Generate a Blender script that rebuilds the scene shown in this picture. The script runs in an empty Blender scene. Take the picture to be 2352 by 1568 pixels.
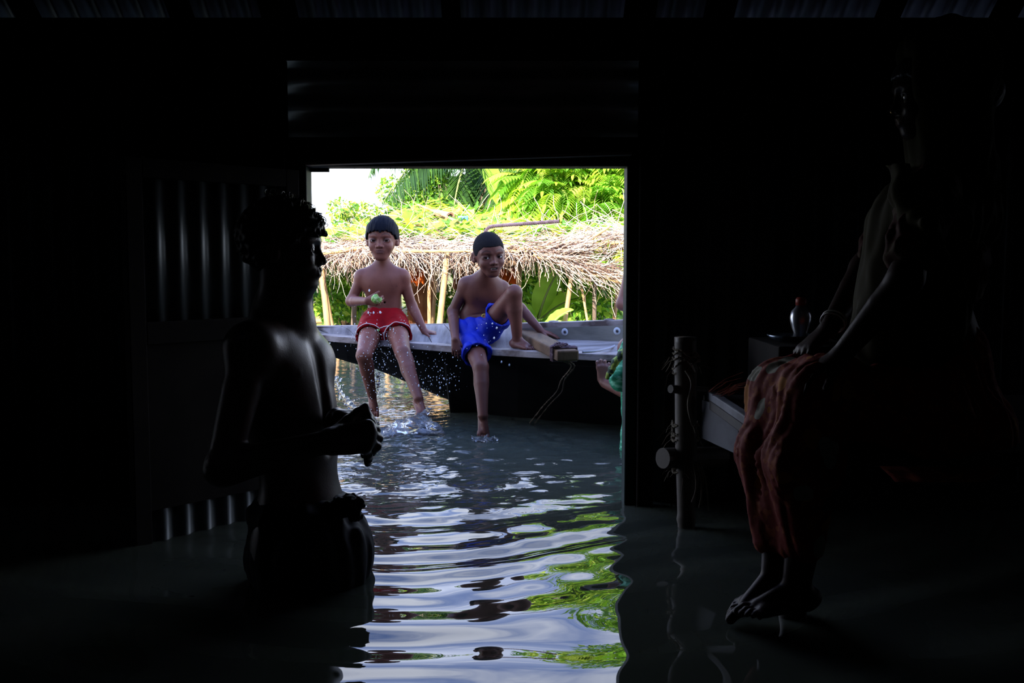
import bpy, math, random
import numpy as np
from mathutils import Vector, Matrix
random.seed(7)
rng = np.random.default_rng(11)
S = bpy.context.scene
COL = S.collection

# ------------------------------------------------------------------ camera, sky, sun, exposure
FPX = 2300.0                       # focal length in pixels of the 2352 px wide frame
CAM_H = 0.876                      # eye height above the flood water (z = 0)
PITCH = math.atan(184.0 / FPX)
cam_data = bpy.data.cameras.new('camera'); cam = bpy.data.objects.new('camera', cam_data); COL.objects.link(cam)
cam.location = (0, 0, CAM_H); cam.rotation_euler = (math.pi / 2 - PITCH, 0, 0)
cam_data.sensor_width = 36.0; cam_data.lens = 36.0 * FPX / 2352.0
cam_data.clip_start = 0.02; cam_data.clip_end = 500
S.camera = cam
S.view_settings.view_transform = 'Standard'; S.view_settings.look = 'None'
S.view_settings.gamma = 1.0; S.view_settings.use_curve_mapping = False
S.view_settings.exposure = 0.0
S.cycles.max_bounces = 8; S.cycles.diffuse_bounces = 3; S.cycles.glossy_bounces = 4
S.cycles.transmission_bounces = 8; S.cycles.transparent_max_bounces = 12
S.cycles.caustics_reflective = True; S.cycles.blur_glossy = 1.0; S.cycles.caustics_refractive = False
S.cycles.use_denoising = True
S.cycles.sample_clamp_indirect = 4.0

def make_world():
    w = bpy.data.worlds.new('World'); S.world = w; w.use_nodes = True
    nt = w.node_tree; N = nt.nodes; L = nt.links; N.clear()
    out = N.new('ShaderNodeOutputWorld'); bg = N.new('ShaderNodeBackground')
    tc = N.new('ShaderNodeTexCoord'); sep = N.new('ShaderNodeSeparateXYZ'); L.new(tc.outputs['Generated'], sep.inputs[0])
    # clouds: noise on the view direction, flattened towards the horizon
    mp = N.new('ShaderNodeMapping'); mp.inputs['Scale'].default_value = (1.0, 1.0, 2.6); mp.inputs['Location'].default_value = (0.35, 0.1, 0.2)
    L.new(tc.outputs['Generated'], mp.inputs[0])
    nz = N.new('ShaderNodeTexNoise'); nz.inputs['Scale'].default_value = 3.2; nz.inputs['Detail'].default_value = 6; nz.inputs['Roughness'].default_value = 0.55
    L.new(mp.outputs[0], nz.inputs['Vector'])
    cr = N.new('ShaderNodeMapRange'); cr.interpolation_type = 'SMOOTHSTEP'
    cr.inputs['From Min'].default_value = 0.38; cr.inputs['From Max'].default_value = 0.60
    L.new(nz.outputs[0], cr.inputs['Value'])
    hz = N.new('ShaderNodeMapRange'); hz.interpolation_type = 'SMOOTHSTEP'
    hz.inputs['From Min'].default_value = 0.14; hz.inputs['From Max'].default_value = 0.46
    hz.inputs['To Min'].default_value = 1.0; hz.inputs['To Max'].default_value = 0.0
    L.new(sep.outputs['Z'], hz.inputs['Value'])
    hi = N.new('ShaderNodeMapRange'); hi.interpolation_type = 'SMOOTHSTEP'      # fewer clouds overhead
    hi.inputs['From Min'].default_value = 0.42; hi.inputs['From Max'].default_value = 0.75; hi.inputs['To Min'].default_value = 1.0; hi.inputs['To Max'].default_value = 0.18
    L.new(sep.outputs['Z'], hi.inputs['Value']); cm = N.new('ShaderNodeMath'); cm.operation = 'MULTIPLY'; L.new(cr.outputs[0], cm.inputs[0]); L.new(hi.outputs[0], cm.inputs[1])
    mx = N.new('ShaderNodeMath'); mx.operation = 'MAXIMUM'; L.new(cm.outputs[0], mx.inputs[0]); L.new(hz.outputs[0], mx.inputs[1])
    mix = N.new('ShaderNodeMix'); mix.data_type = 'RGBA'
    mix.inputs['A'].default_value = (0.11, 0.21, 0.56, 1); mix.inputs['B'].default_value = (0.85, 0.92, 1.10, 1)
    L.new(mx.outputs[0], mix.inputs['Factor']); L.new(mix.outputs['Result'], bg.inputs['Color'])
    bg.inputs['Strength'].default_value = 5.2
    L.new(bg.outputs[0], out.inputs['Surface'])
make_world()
SUN_EL = math.radians(25.0); SUN_AZ = math.radians(22.0)      # sun behind the house, to the left
sd = bpy.data.lights.new('sun', 'SUN'); sd.energy = 24.0; sd.angle = math.radians(0.6); sd.color = (1.0, 0.93, 0.80)
sun = bpy.data.objects.new('sun', sd); COL.objects.link(sun)
sun.rotation_euler = Vector((-math.sin(SUN_AZ) * math.cos(SUN_EL), -math.cos(SUN_AZ) * math.cos(SUN_EL), math.sin(SUN_EL))).to_track_quat('Z', 'Y').to_euler()
sun.location = (-4, -8, 8)

# ------------------------------------------------------------------ helpers
def P(px, py, Y):
    """world point seen at pixel (px, py) of the photo and lying at depth Y"""
    u, v = px - 1176.0, py - 784.0
    cp, sp = math.cos(PITCH), math.sin(PITCH)
    d = (u, FPX * cp - v * sp, -FPX * sp - v * cp)
    t = Y / d[1]
    return Vector((d[0] * t, Y, CAM_H + d[2] * t))
def PZ(px, py, z):
    """world point seen at pixel (px, py) lying at height z"""
    u, v = px - 1176.0, py - 784.0
    cp, sp = math.cos(PITCH), math.sin(PITCH)
    d = (u, FPX * cp - v * sp, -FPX * sp - v * cp)
    t = (z - CAM_H) / d[2]
    return Vector((d[0] * t, d[1] * t, z))

def mat(name, color=(0.5, 0.5, 0.5), rough=0.6, spec=0.5, metal=0.0, noise=None, bump=None, attr=None, trans=None, wave=None):
    """procedural material. noise=(color2, scale, stretch, lo, hi); bump=(scale, strength, stretch); attr: colour attribute mixed in by alpha"""
    m = bpy.data.materials.new(name); m.use_nodes = True
    nt = m.node_tree; N = nt.nodes; L = nt.links
    b = N['Principled BSDF']; b.inputs['Roughness'].default_value = rough; b.inputs['Metallic'].default_value = metal
    b.inputs['Specular IOR Level'].default_value = spec
    b.inputs['Base Color'].default_value = (*color, 1)
    csock = None
    tc = N.new('ShaderNodeTexCoord')
    if noise:
        c2, sc, st, lo, hi = noise
        mp = N.new('ShaderNodeMapping'); mp.inputs['Scale'].default_value = st; L.new(tc.outputs['Object'], mp.inputs[0])
        nz = N.new('ShaderNodeTexNoise'); nz.inputs['Scale'].default_value = sc; nz.inputs['Detail'].default_value = 5; L.new(mp.outputs[0], nz.inputs['Vector'])
        mr = N.new('ShaderNodeMapRange'); mr.inputs['From Min'].default_value = lo; mr.inputs['From Max'].default_value = hi; L.new(nz.outputs[0], mr.inputs['Value'])
        mx = N.new('ShaderNodeMix'); mx.data_type = 'RGBA'; mx.inputs['A'].default_value = (*color, 1); mx.inputs['B'].default_value = (*c2, 1)
        L.new(mr.outputs[0], mx.inputs['Factor']); csock = mx.outputs['Result']
    if attr:
        at = N.new('ShaderNodeAttribute'); at.attribute_name = attr
        mx = N.new('ShaderNodeMix'); mx.data_type = 'RGBA'; mx.inputs['A'].default_value = (*color, 1)
        if csock: L.new(csock, mx.inputs['A'])
        L.new(at.outputs['Color'], mx.inputs['B']); L.new(at.outputs['Alpha'], mx.inputs['Factor']); csock = mx.outputs['Result']
    if csock: L.new(csock, b.inputs['Base Color'])
    if bump:
        sc, stg, st = bump
        mp = N.new('ShaderNodeMapping'); mp.inputs['Scale'].default_value = st; L.new(tc.outputs['Object'], mp.inputs[0])
        nz = N.new('ShaderNodeTexNoise'); nz.inputs['Scale'].default_value = sc; nz.inputs['Detail'].default_value = 4; L.new(mp.outputs[0], nz.inputs['Vector'])
        bp = N.new('ShaderNodeBump'); bp.inputs['Strength'].default_value = stg; bp.inputs['Distance'].default_value = 0.004
        L.new(nz.outputs[0], bp.inputs['Height']); L.new(bp.outputs[0], b.inputs['Normal'])
    if trans:      # leaf: part of the light passes through
        tr = N.new('ShaderNodeBsdfTranslucent'); ms = N.new('ShaderNodeMixShader'); ms.inputs[0].default_value = trans[0]
        g = N.new('ShaderNodeMix'); g.data_type = 'RGBA'; g.blend_type = 'MULTIPLY'; g.inputs['Factor'].default_value = 1; g.inputs['B'].default_value = (*trans[1], 1)
        if csock: L.new(csock, g.inputs['A'])
        else: g.inputs['A'].default_value = (*color, 1)
        L.new(g.outputs['Result'], tr.inputs['Color'])
        L.new(b.outputs[0], ms.inputs[1]); L.new(tr.outputs[0], ms.inputs[2]); L.new(ms.outputs[0], N['Material Output'].inputs['Surface'])
    return m

def tag(o, label=None, cat=None, group=None, kind=None):
    if label: o['label'] = label
    if cat: o['category'] = cat
    if group: o['group'] = group
    if kind: o['kind'] = kind
    return o
def empty(name, loc, label=None, cat=None, group=None, rz=0):
    o = bpy.data.objects.new(name, None); COL.objects.link(o); o.location = loc; o.rotation_euler.z = rz; o.empty_display_size = 0.1
    return tag(o, label, cat, group)
def parent_keep(o, p):
    o.parent = p; o.matrix_parent_inverse = Matrix.Translation(-Vector(p.matrix_world.translation if p.parent else p.location)) @ Matrix.Identity(4)

class MB:
    """collects geometry in world coordinates, build() links it as ONE object whose origin sits at its base"""
    def __init__(self): self.v = []; self.f = []; self.c = []
    def add(self, vs, fs, col=None):
        n = len(self.v); self.v += [tuple(p) for p in vs]; self.f += [tuple(i + n for i in f) for f in fs]
        if col is not None: self.c += [col] * len(vs)
        return self
    def box(self, lo, hi, M=None):
        x0, y0, z0 = lo; x1, y1, z1 = hi
        vs = [Vector(p) for p in ((x0,y0,z0),(x1,y0,z0),(x1,y1,z0),(x0,y1,z0),(x0,y0,z1),(x1,y0,z1),(x1,y1,z1),(x0,y1,z1))]
        if M is not None: vs = [M @ p for p in vs]
        return self.add(vs, [(0,3,2,1),(4,5,6,7),(0,1,5,4),(1,2,6,5),(2,3,7,6),(3,0,4,7)])
    def beam(self, a, b, w, h, up=(0,0,1)):
        a, b = Vector(a), Vector(b); d = (b - a); Lh = d.length; d.normalize(); up = Vector(up)
        s = d.cross(up).normalized(); t = s.cross(d).normalized()
        M = Matrix((( d.x, s.x, t.x, a.x),(d.y, s.y, t.y, a.y),(d.z, s.z, t.z, a.z),(0,0,0,1)))
        return self.box((0, -w/2, -h/2), (Lh, w/2, h/2), M)
    def tube(self, pts, rads, n=8, caps=True, flat=1.0):
        pts = [Vector(p) for p in pts]; m = len(pts)
        if not hasattr(rads, '__len__'): rads = [rads] * m
        vs = []; fs = []; ref = None
        for i, p in enumerate(pts):
            d = (pts[min(i+1, m-1)] - pts[max(i-1, 0)])
            if d.length < 1e-9: d = Vector((0,0,1))
            d.normalize()
            if ref is None: ref = d.orthogonal().normalized()
            ref = (ref - d * ref.dot(d))
            if ref.length < 1e-6: ref = d.orthogonal()
            ref.normalize(); s = d.cross(ref)
            for k in range(n):
                a = 2 * math.pi * k / n
                vs.append(p + (ref * math.cos(a) + s * math.sin(a) * flat) * rads[i])
        for i in range(m - 1):
            for k in range(n):
                fs.append((i*n+k, i*n+(k+1)%n, (i+1)*n+(k+1)%n, (i+1)*n+k))
        if caps: fs.append(tuple(range(n-1, -1, -1))); fs.append(tuple((m-1)*n + k for k in range(n)))
        return self.add(vs, fs)
    def lathe(self, c, prof, n=24, M=None):
        vs = []; fs = []; c = Vector(c)
        for r, z in prof:
            for k in range(n):
                a = 2*math.pi*k/n; p = Vector((r*math.cos(a), r*math.sin(a), z))
                vs.append(c + (M @ p if M is not None else p))
        m = len(prof)
        for i in range(m-1):
            for k in range(n): fs.append((i*n+k, i*n+(k+1)%n, (i+1)*n+(k+1)%n, (i+1)*n+k))
        return self.add(vs, fs)
    def build(self, name, m, parent=None, smooth=False, bevel=0, solid=0, origin=None):
        return mesh_obj(name, self.v, self.f, m, parent, smooth, bevel, solid, origin, self.c)

def mesh_obj(name, v, f, m, parent=None, smooth=False, bevel=0, solid=0, origin=None, cols=None):
    v = np.asarray(v, dtype=np.float64).reshape(-1, 3)
    if parent is not None: org = np.array(world_loc(parent))
    elif origin is not None: org = np.array(origin, dtype=float)
    else: org = np.array([(v[:,0].min()+v[:,0].max())/2, (v[:,1].min()+v[:,1].max())/2, v[:,2].min()])
    me = bpy.data.meshes.new(name); w = v - org
    if isinstance(f, np.ndarray):
        me.vertices.add(len(w)); me.vertices.foreach_set('co', w.astype(np.float32).ravel())
        k = f.shape[1]; me.loops.add(f.size); me.loops.foreach_set('vertex_index', f.astype(np.int32).ravel())
        me.polygons.add(len(f)); me.polygons.foreach_set('loop_start', np.arange(0, f.size, k, dtype=np.int32))
        me.update(calc_edges=True); me.validate()
    else:
        me.from_pydata(w.tolist(), [], f); me.update()
    me.materials.append(m)
    if smooth: me.polygons.foreach_set('use_smooth', np.ones(len(me.polygons), dtype=bool)); me.update()
    if cols is not None and len(cols):
        c = np.asarray(cols, dtype=np.float32)
        if c.shape[1] == 3: c = np.hstack([c, np.ones((len(c), 1), np.float32)])
        a = me.color_attributes.new('col', 'FLOAT_COLOR', 'POINT'); a.data.foreach_set('color', c.ravel())
    o = bpy.data.objects.new(name, me); COL.objects.link(o)
    if parent is not None: o.parent = parent; o.location = (0, 0, 0)
    else: o.location = org
    if solid:
        s = o.modifiers.new('solid', 'SOLIDIFY'); s.thickness = solid; s.offset = 0
    if bevel:
        b = o.modifiers.new('bevel', 'BEVEL'); b.width = bevel; b.segments = 2; b.limit_method = 'ANGLE'
    return o
def world_loc(o):
    p = Vector(o.location)
    while o.parent is not None: o = o.parent; p = p + Vector(o.location)
    return p

# ------------------------------------------------------------------ signed distance fields -> smooth closed meshes
class Field:
    def __init__(self): self.ops = []; self.disp = None
    def _op(self, fn, lo, hi, k, mode): self.ops.append((fn, np.array(lo, float), np.array(hi, float), k, mode)); return self
    def cap(self, a, b, ra, rb=None, k=0.01, sub=False, flat=None):
        a = np.array(a, float); b = np.array(b, float); rb = ra if rb is None else rb
        ab = b - a; L2 = max(float(ab @ ab), 1e-12)
        if flat is not None:
            n = np.array(flat[0], float); n /= np.linalg.norm(n); s = flat[1]
        def fn(X, Y, Z):
            px, py, pz = X - a[0], Y - a[1], Z - a[2]
            t = np.clip((px*ab[0] + py*ab[1] + pz*ab[2]) / L2, 0, 1)
            dx, dy, dz = px - t*ab[0], py - t*ab[1], pz - t*ab[2]
            r = ra + (rb - ra) * t
            if flat is None: return np.sqrt(dx*dx + dy*dy + dz*dz) - r
            q = dx*n[0] + dy*n[1] + dz*n[2]; g = q*(1/s - 1)
            dx = dx + g*n[0]; dy = dy + g*n[1]; dz = dz + g*n[2]
            return (np.sqrt(dx*dx + dy*dy + dz*dz) - r) * (0.5 + 0.5*min(s, 1))
        m = max(ra, rb) * (max(1, flat[1]) if flat else 1)
        return self._op(fn, np.minimum(a, b) - m, np.maximum(a, b) + m, k, -1 if sub else 1)
    def ell(self, c, r, R=None, k=0.01, sub=False):
        c = np.array(c, float); r = np.array(r, float) * np.ones(3); R = np.eye(3) if R is None else np.array(R, float)   # columns of R = axes
        def fn(X, Y, Z):
            x, y, z = X - c[0], Y - c[1], Z - c[2]
            u = (x*R[0,0] + y*R[1,0] + z*R[2,0]); v = (x*R[0,1] + y*R[1,1] + z*R[2,1]); w = (x*R[0,2] + y*R[1,2] + z*R[2,2])
            k0 = np.sqrt((u/r[0])**2 + (v/r[1])**2 + (w/r[2])**2)
            k1 = np.sqrt((u/r[0]**2)**2 + (v/r[1]**2)**2 + (w/r[2]**2)**2) + 1e-9
            return k0 * (k0 - 1) / k1
        e = np.sqrt(((R * r)**2).sum(axis=1))
        return self._op(fn, c - e, c + e, k, -1 if sub else 1)
    def cut(self, p, n, k=0.002, lo=None, hi=None):
        """remove everything on the side of p that n points to (inside the box lo..hi)"""
        p = np.array(p, float); n = np.array(n, float); n /= np.linalg.norm(n)
        def fn(X, Y, Z): return -((X - p[0])*n[0] + (Y - p[1])*n[1] + (Z - p[2])*n[2])
        return self._op(fn, (-99,)*3 if lo is None else lo, (99,)*3 if hi is None else hi, k, -1)
    def ev(self, X, Y, Z, only=None):
        d = np.full(np.broadcast(X, Y, Z).shape, 9.0)
        for fn, lo, hi, k, mode in self.ops: d = self._mix(d, fn(X, Y, Z), k, mode)
        return d
    @staticmethod
    def _mix(d, e, k, mode):
        if mode > 0:
            h = np.maximum(k - np.abs(d - e), 0) / k
            return np.minimum(d, e) - h*h*k*0.25
        e = -e
        h = np.maximum(k - np.abs(d - e), 0) / k
        return np.maximum(d, e) + h*h*k*0.25
    def grid(self, step, fine=()):
        """rectilinear grid: step, with finer boxes [(lo, hi, step)]"""
        lo = np.min([o[1] for o in self.ops if o[4] > 0], axis=0) - 0.02; hi = np.max([o[2] for o in self.ops if o[4] > 0], axis=0) + 0.02
        ax = []
        for a in range(3):
            c = lo[a]; g = [c]
            while c < hi[a]:
                s = step
                for fl, fh, fs in fine:
                    if fl[a] - step <= c <= fh[a]: s = min(s, fs)
                c += s; g.append(c)
            ax.append(np.array(g))
        return ax
    def mesh(self, step=0.004, fine=(), relax=1):
        gx, gy, gz = self.grid(step, fine)
        D = np.full((len(gx), len(gy), len(gz)), 0.5, np.float32)
        for fn, lo, hi, k, mode in self.ops:
            m = k + 4 * step
            i0, i1 = np.searchsorted(gx, lo[0]-m), np.searchsorted(gx, hi[0]+m)
            j0, j1 = np.searchsorted(gy, lo[1]-m), np.searchsorted(gy, hi[1]+m)
            k0, k1 = np.searchsorted(gz, lo[2]-m), np.searchsorted(gz, hi[2]+m)
            if i1 <= i0 or j1 <= j0 or k1 <= k0: continue
            B = D[i0:i1, j0:j1, k0:k1]
            E = fn(gx[i0:i1, None, None], gy[None, j0:j1, None], gz[None, None, k0:k1]).astype(np.float32)
            D[i0:i1, j0:j1, k0:k1] = self._mix(B, E, k, mode)
        if self.disp is not None:
            near = np.argwhere(np.abs(D) < 0.05); a, b, c = near.T
            D[a, b, c] += self.disp(gx[a], gy[b], gz[c]).astype(np.float32)
        D[0] = D[-1] = 0.5; D[:, 0] = D[:, -1] = 0.5; D[:, :, 0] = D[:, :, -1] = 0.5
        return surface_nets(D, gx, gy, gz)

def surface_nets(D, gx, gy, gz):
    I = D < 0
    nx, ny, nz = D.shape
    cnt = np.zeros((nx-1, ny-1, nz-1), np.uint8)
    for a in (0, 1):
        for b in (0, 1):
            for c in (0, 1): cnt += I[a:nx-1+a, b:ny-1+b, c:nz-1+c]
    act = np.argwhere((cnt > 0) & (cnt < 8)); del cnt
    ids = np.full((nx-1, ny-1, nz-1), -1, np.int32); i, j, k = act.T
    ids[i, j, k] = np.arange(len(act))
    acc = np.zeros((len(act), 3)); num = np.zeros(len(act))
    G = (gx, gy, gz)
    corners = [(a, b, c) for a in (0,1) for b in (0,1) for c in (0,1)]
    for ca in corners:
        for ax in range(3):
            if ca[ax]: continue
            cb = list(ca); cb[ax] = 1
            d0 = D[i+ca[0], j+ca[1], k+ca[2]].astype(float); d1 = D[i+cb[0], j+cb[1], k+cb[2]].astype(float)
            s = (d0 < 0) != (d1 < 0)
            t = np.where(s, d0 / np.where(s, d0 - d1, 1), 0)
            base = [gx[i+ca[0]], gy[j+ca[1]], gz[k+ca[2]]]; nxt = [gx[i+cb[0]], gy[j+cb[1]], gz[k+cb[2]]]
            for q in range(3): acc[:, q] += s * (base[q] + t * (nxt[q] - base[q]))
            num += s
    V = acc / num[:, None]
    F = []
    def quads(sgn, a, b, c, d, flip):
        q = np.stack([a, b, c, d], 1); q[flip] = q[flip][:, ::-1]; F.append(q)
    e = np.argwhere(I[:-1, 1:-1, 1:-1] != I[1:, 1:-1, 1:-1]); x, y, z = e.T; y = y+1; z = z+1
    quads(0, ids[x, y-1, z-1], ids[x, y, z-1], ids[x, y, z], ids[x, y-1, z], ~I[x, y, z])
    e = np.argwhere(I[1:-1, :-1, 1:-1] != I[1:-1, 1:, 1:-1]); x, y, z = e.T; x = x+1; z = z+1
    quads(0, ids[x-1, y, z-1], ids[x-1, y, z], ids[x, y, z], ids[x, y, z-1], ~I[x, y, z])
    e = np.argwhere(I[1:-1, 1:-1, :-1] != I[1:-1, 1:-1, 1:]); x, y, z = e.T; x = x+1; y = y+1
    quads(0, ids[x-1, y-1, z], ids[x, y-1, z], ids[x, y, z], ids[x-1, y, z], ~I[x, y, z])
    F = np.concatenate(F); F = F[(F >= 0).all(axis=1)]
    return V, F

def frame(x, z):
    """right-handed axes (columns) with x exactly along x and z close to z"""
    x = np.array(x, float); x /= np.linalg.norm(x); z = np.array(z, float); z = z - x*(x@z); z /= np.linalg.norm(z)
    return np.stack([x, np.cross(z, x), z], 1)
def sines(n, lmin, lmax, seed, amp=1.0):
    r = np.random.default_rng(seed); th = r.uniform(0, 2*np.pi, n); ph = r.uniform(0, 2*np.pi, n); el = r.uniform(-1, 1, n)
    k = 2*np.pi / np.exp(r.uniform(np.log(lmin), np.log(lmax), n)); q = np.sqrt(1-el**2)
    K = np.stack([k*np.cos(th)*q, k*np.sin(th)*q, k*el], 1)
    def fn(x, y, z=0.0):
        s = 0
        for i in range(n): s = s + np.sin(K[i,0]*x + K[i,1]*y + K[i,2]*z + ph[i])
        return amp * s / math.sqrt(n)
    return fn
# ------------------------------------------------------------------ the flooded house
DY = 3.57                                         # inner face of the front wall
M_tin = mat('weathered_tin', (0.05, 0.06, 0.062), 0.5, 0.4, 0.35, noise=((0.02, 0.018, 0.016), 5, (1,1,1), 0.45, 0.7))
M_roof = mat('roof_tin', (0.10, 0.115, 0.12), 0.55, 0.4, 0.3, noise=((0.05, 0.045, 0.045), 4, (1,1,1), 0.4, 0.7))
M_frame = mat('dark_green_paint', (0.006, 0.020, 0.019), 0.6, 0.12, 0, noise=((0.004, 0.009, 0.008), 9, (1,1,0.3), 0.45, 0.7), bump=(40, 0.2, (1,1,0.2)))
M_beam = mat('dark_timber', (0.012, 0.010, 0.009), 0.85, 0.1, 0, noise=((0.006, 0.005, 0.005), 8, (1,1,1), 0.4, 0.7))  # near black timber with a darker mottle
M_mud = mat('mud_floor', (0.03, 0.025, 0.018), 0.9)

def corrugated(name, origin, ua, va, nu, nrm, pitch=0.076, amp=0.011, mat_=None, seg=10, parent=None, thick=0.0012):
    """sheet spanned by ua (across the ribs) and va (along the ribs)"""
    o, ua, va, nrm = Vector(origin), Vector(ua), Vector(va), Vector(nrm)
    n = max(2, int(ua.length / pitch * seg)); mv = nu
    vs = []; fs = []
    for i in range(n + 1):
        t = i / n; w = math.sin(2 * math.pi * t * ua.length / pitch) * amp
        for j in range(mv + 1): vs.append(o + ua * t + va * (j / mv) + nrm * w)
    for i in range(n):
        for j in range(mv): a = i*(mv+1)+j; fs.append((a, a+mv+1, a+mv+2, a+1))
    b = MB(); b.add(vs, fs)
    ob = b.build(name, mat_ or M_tin, parent, smooth=True, solid=thick)
    return ob
def struct(o, label=None): return tag(o, label, None, None, 'structure')

XL, XR, YB = -3.3, 3.2, -3.2
JL, JR = -0.722, 0.404                            # inside edges of the doorway
HEAD = 1.208                                      # underside of the lintel
PLATE = 1.71                                      # top of the wall plate
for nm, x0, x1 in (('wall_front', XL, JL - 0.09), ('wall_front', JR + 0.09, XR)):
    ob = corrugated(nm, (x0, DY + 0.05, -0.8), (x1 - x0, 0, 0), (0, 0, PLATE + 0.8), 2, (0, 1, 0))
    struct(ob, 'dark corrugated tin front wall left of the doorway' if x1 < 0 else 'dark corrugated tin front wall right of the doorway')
struct(corrugated('wall_front', (JL - 0.09, DY + 0.05, HEAD + 0.05), (0, 0, PLATE - HEAD - 0.05), (JR - JL + 0.18, 0, 0), 2, (0, 1, 0), pitch=0.093, amp=0.018, mat_=mat('brightened_tin', (.30, .34, .35), .5, .4, .4, noise=((.16, .15, .14), 5, (1, 1, 1), .42, .66))), 'corrugated tin panel with horizontal ribs above the doorway')  # tin paler than the walls, standing in for light off the water
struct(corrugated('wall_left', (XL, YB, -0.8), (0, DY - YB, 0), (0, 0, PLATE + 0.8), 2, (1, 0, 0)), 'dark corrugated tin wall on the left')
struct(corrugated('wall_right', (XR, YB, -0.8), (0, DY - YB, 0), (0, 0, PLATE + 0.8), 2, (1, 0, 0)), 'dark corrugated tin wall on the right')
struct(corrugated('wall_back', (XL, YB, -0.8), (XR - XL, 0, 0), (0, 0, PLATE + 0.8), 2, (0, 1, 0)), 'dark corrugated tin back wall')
SL = math.tan(math.radians(35)); RY = 0.2; RZ = PLATE + 0.02 + (DY - RY) * SL
EA = 0.68
def roof(name, y0, z0, y1, z1, x0, x1, label):
    n = Vector((0, -(z1 - z0), (y1 - y0))).normalized()
    if n.z < 0: n = -n
    return struct(corrugated(name, (x0, y0, z0), (x1 - x0, 0, 0), (0, y1 - y0, z1 - z0), 3, n, mat_=M_roof, seg=8), label)
roof('ceiling', DY + EA, PLATE + 0.02 - EA * SL * 0.9, RY, RZ, XL - 1.7, XR + 0.6, 'corrugated tin roof slope above the doorway')
roof('ceiling', YB - 0.5, PLATE - 0.33, RY, RZ, XL - 1.7, XR + 0.6, 'corrugated tin roof slope behind the camera')
for nm, x in (('wall_left', XL), ('wall_right', XR)):     # gables
    b = MB(); b.add([(x, YB, PLATE), (x, DY, PLATE), (x, RY, RZ - 0.03)], [(0, 1, 2)])
    struct(b.build(nm, M_tin, solid=0.004), 'dark tin gable above the side wall')
b = MB(); b.box((XL - 0.1, YB - 0.1, -0.86), (XR + 0.1, DY + 0.1, -0.8)); struct(b.build('floor', M_mud), 'mud floor under the flood water')
# wall plate, rafters
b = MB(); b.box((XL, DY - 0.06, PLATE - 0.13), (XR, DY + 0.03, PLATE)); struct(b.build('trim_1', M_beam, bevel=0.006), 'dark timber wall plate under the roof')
def rafter(px, w):
    x = (px - 1176) * 3.5 / FPX
    b = MB(); dx = -0.12 * (px - 1176) / 1176.0 * 0
    b.beam((x, DY + 0.3, PLATE - 0.05 - 0.3*SL + 0.0), (x + dx, RY + 0.05, RZ - 0.09), w, 0.07)
    r = b.build('rafter', M_beam, bevel=0.004); struct(r)
    return r
for i, (px, w) in enumerate(((-250, .06), (90, .05), (435, .06), (655, .11), (1040, .06), (1462, .10), (1640, .09), (2020, .06), (2280, .06))):
    tag(rafter(px, w), 'dark timber rafter under the tin roof', group='rafters')
# purlins across the slope
for i, t in enumerate((0.35, 0.7)):
    y = DY + (RY - DY) * t; z = PLATE + 0.02 + (DY - y) * SL - 0.055
    b = MB(); b.box((XL - 0.1, y - 0.03, z - 0.04), (XR, y + 0.03, z + 0.012)); struct(b.build('trim_2' if i else 'trim_3', M_beam), 'dark timber purlin across the roof slope')
# door frame
fr = MB()
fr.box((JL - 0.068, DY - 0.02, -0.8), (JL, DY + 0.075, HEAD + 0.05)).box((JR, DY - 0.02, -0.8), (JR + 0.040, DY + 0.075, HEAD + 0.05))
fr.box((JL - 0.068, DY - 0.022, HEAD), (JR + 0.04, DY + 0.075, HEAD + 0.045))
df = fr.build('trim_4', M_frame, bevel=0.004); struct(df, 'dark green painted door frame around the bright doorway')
b = MB(); b.box((JL - 0.16, DY - 0.045, -0.8), (JL - 0.07, DY + 0.03, PLATE - 0.13)); struct(b.build('trim_5', M_beam, bevel=0.006), 'dark timber stud left of the doorway')
b = MB(); b.box((JR + 0.042, DY - 0.045, -0.8), (JR + 0.10, DY + 0.03, PLATE - 0.13)); struct(b.build('trim_6', M_beam, bevel=0.006), 'dark timber stud right of the doorway')
b = MB(); b.beam(P(704, 377, DY - .06), P(1450, 353, DY - .06), .05, .010); struct(b.build('trim_7', mat('batten_wood', (.12, .09, .07), .6)), 'thin slanting batten over the door head')
b = MB(); b.box((JL - .068, DY - .03, HEAD + .03), (JR + .04, DY + .02, HEAD + .10)); struct(b.build('trim_9', M_beam), 'dark lintel board over the doorway')
b = MB(); b.box((JL - 0.005, DY + 0.055, HEAD - 0.012), (JL + 0.065, DY + 0.075, HEAD + 0.002)); struct(b.build('trim_8', M_frame), 'small block under the left end of the door head')
# tin door leaf swung inwards on the left
hx, hy = JL - 0.03, DY - 0.06; ex, ey = -1.17, 3.03
leaf = empty('door_1', (hx, hy, 0)); struct(leaf, 'tin door leaf with vertical ribs standing open left of the doorway')
dv = Vector((ex - hx, ey - hy, 0)); LW = dv.length; dv.normalize(); nv = Vector((dv.y, -dv.x, 0))
if nv.y > 0: nv = -nv
def leafbox(u0, u1, z0, z1, t0, t1, name, m, bev=0.003):
    b = MB(); vs = []
    for t in (t0, t1):
        for u, z in ((u0, z0), (u1, z0), (u1, z1), (u0, z1)): vs.append(Vector((hx, hy, 0)) + dv*u + nv*t + Vector((0, 0, z)))
    b.add(vs, [(0,1,2,3),(7,6,5,4),(0,4,5,1),(1,5,6,2),(2,6,7,3),(3,7,4,0)]); return b.build(name, m, leaf, bevel=bev)
leafbox(0, .055, -.7, 1.19, -.012, .022, 'stile', M_beam); leafbox(LW-.055, LW, -.7, 1.19, -.012, .022, 'stile', M_beam)
leafbox(.055, LW-.055, 1.13, 1.19, -.012, .022, 'rail', M_beam); leafbox(.055, LW-.055, .62, .69, -.012, .022, 'rail', M_beam)
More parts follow.
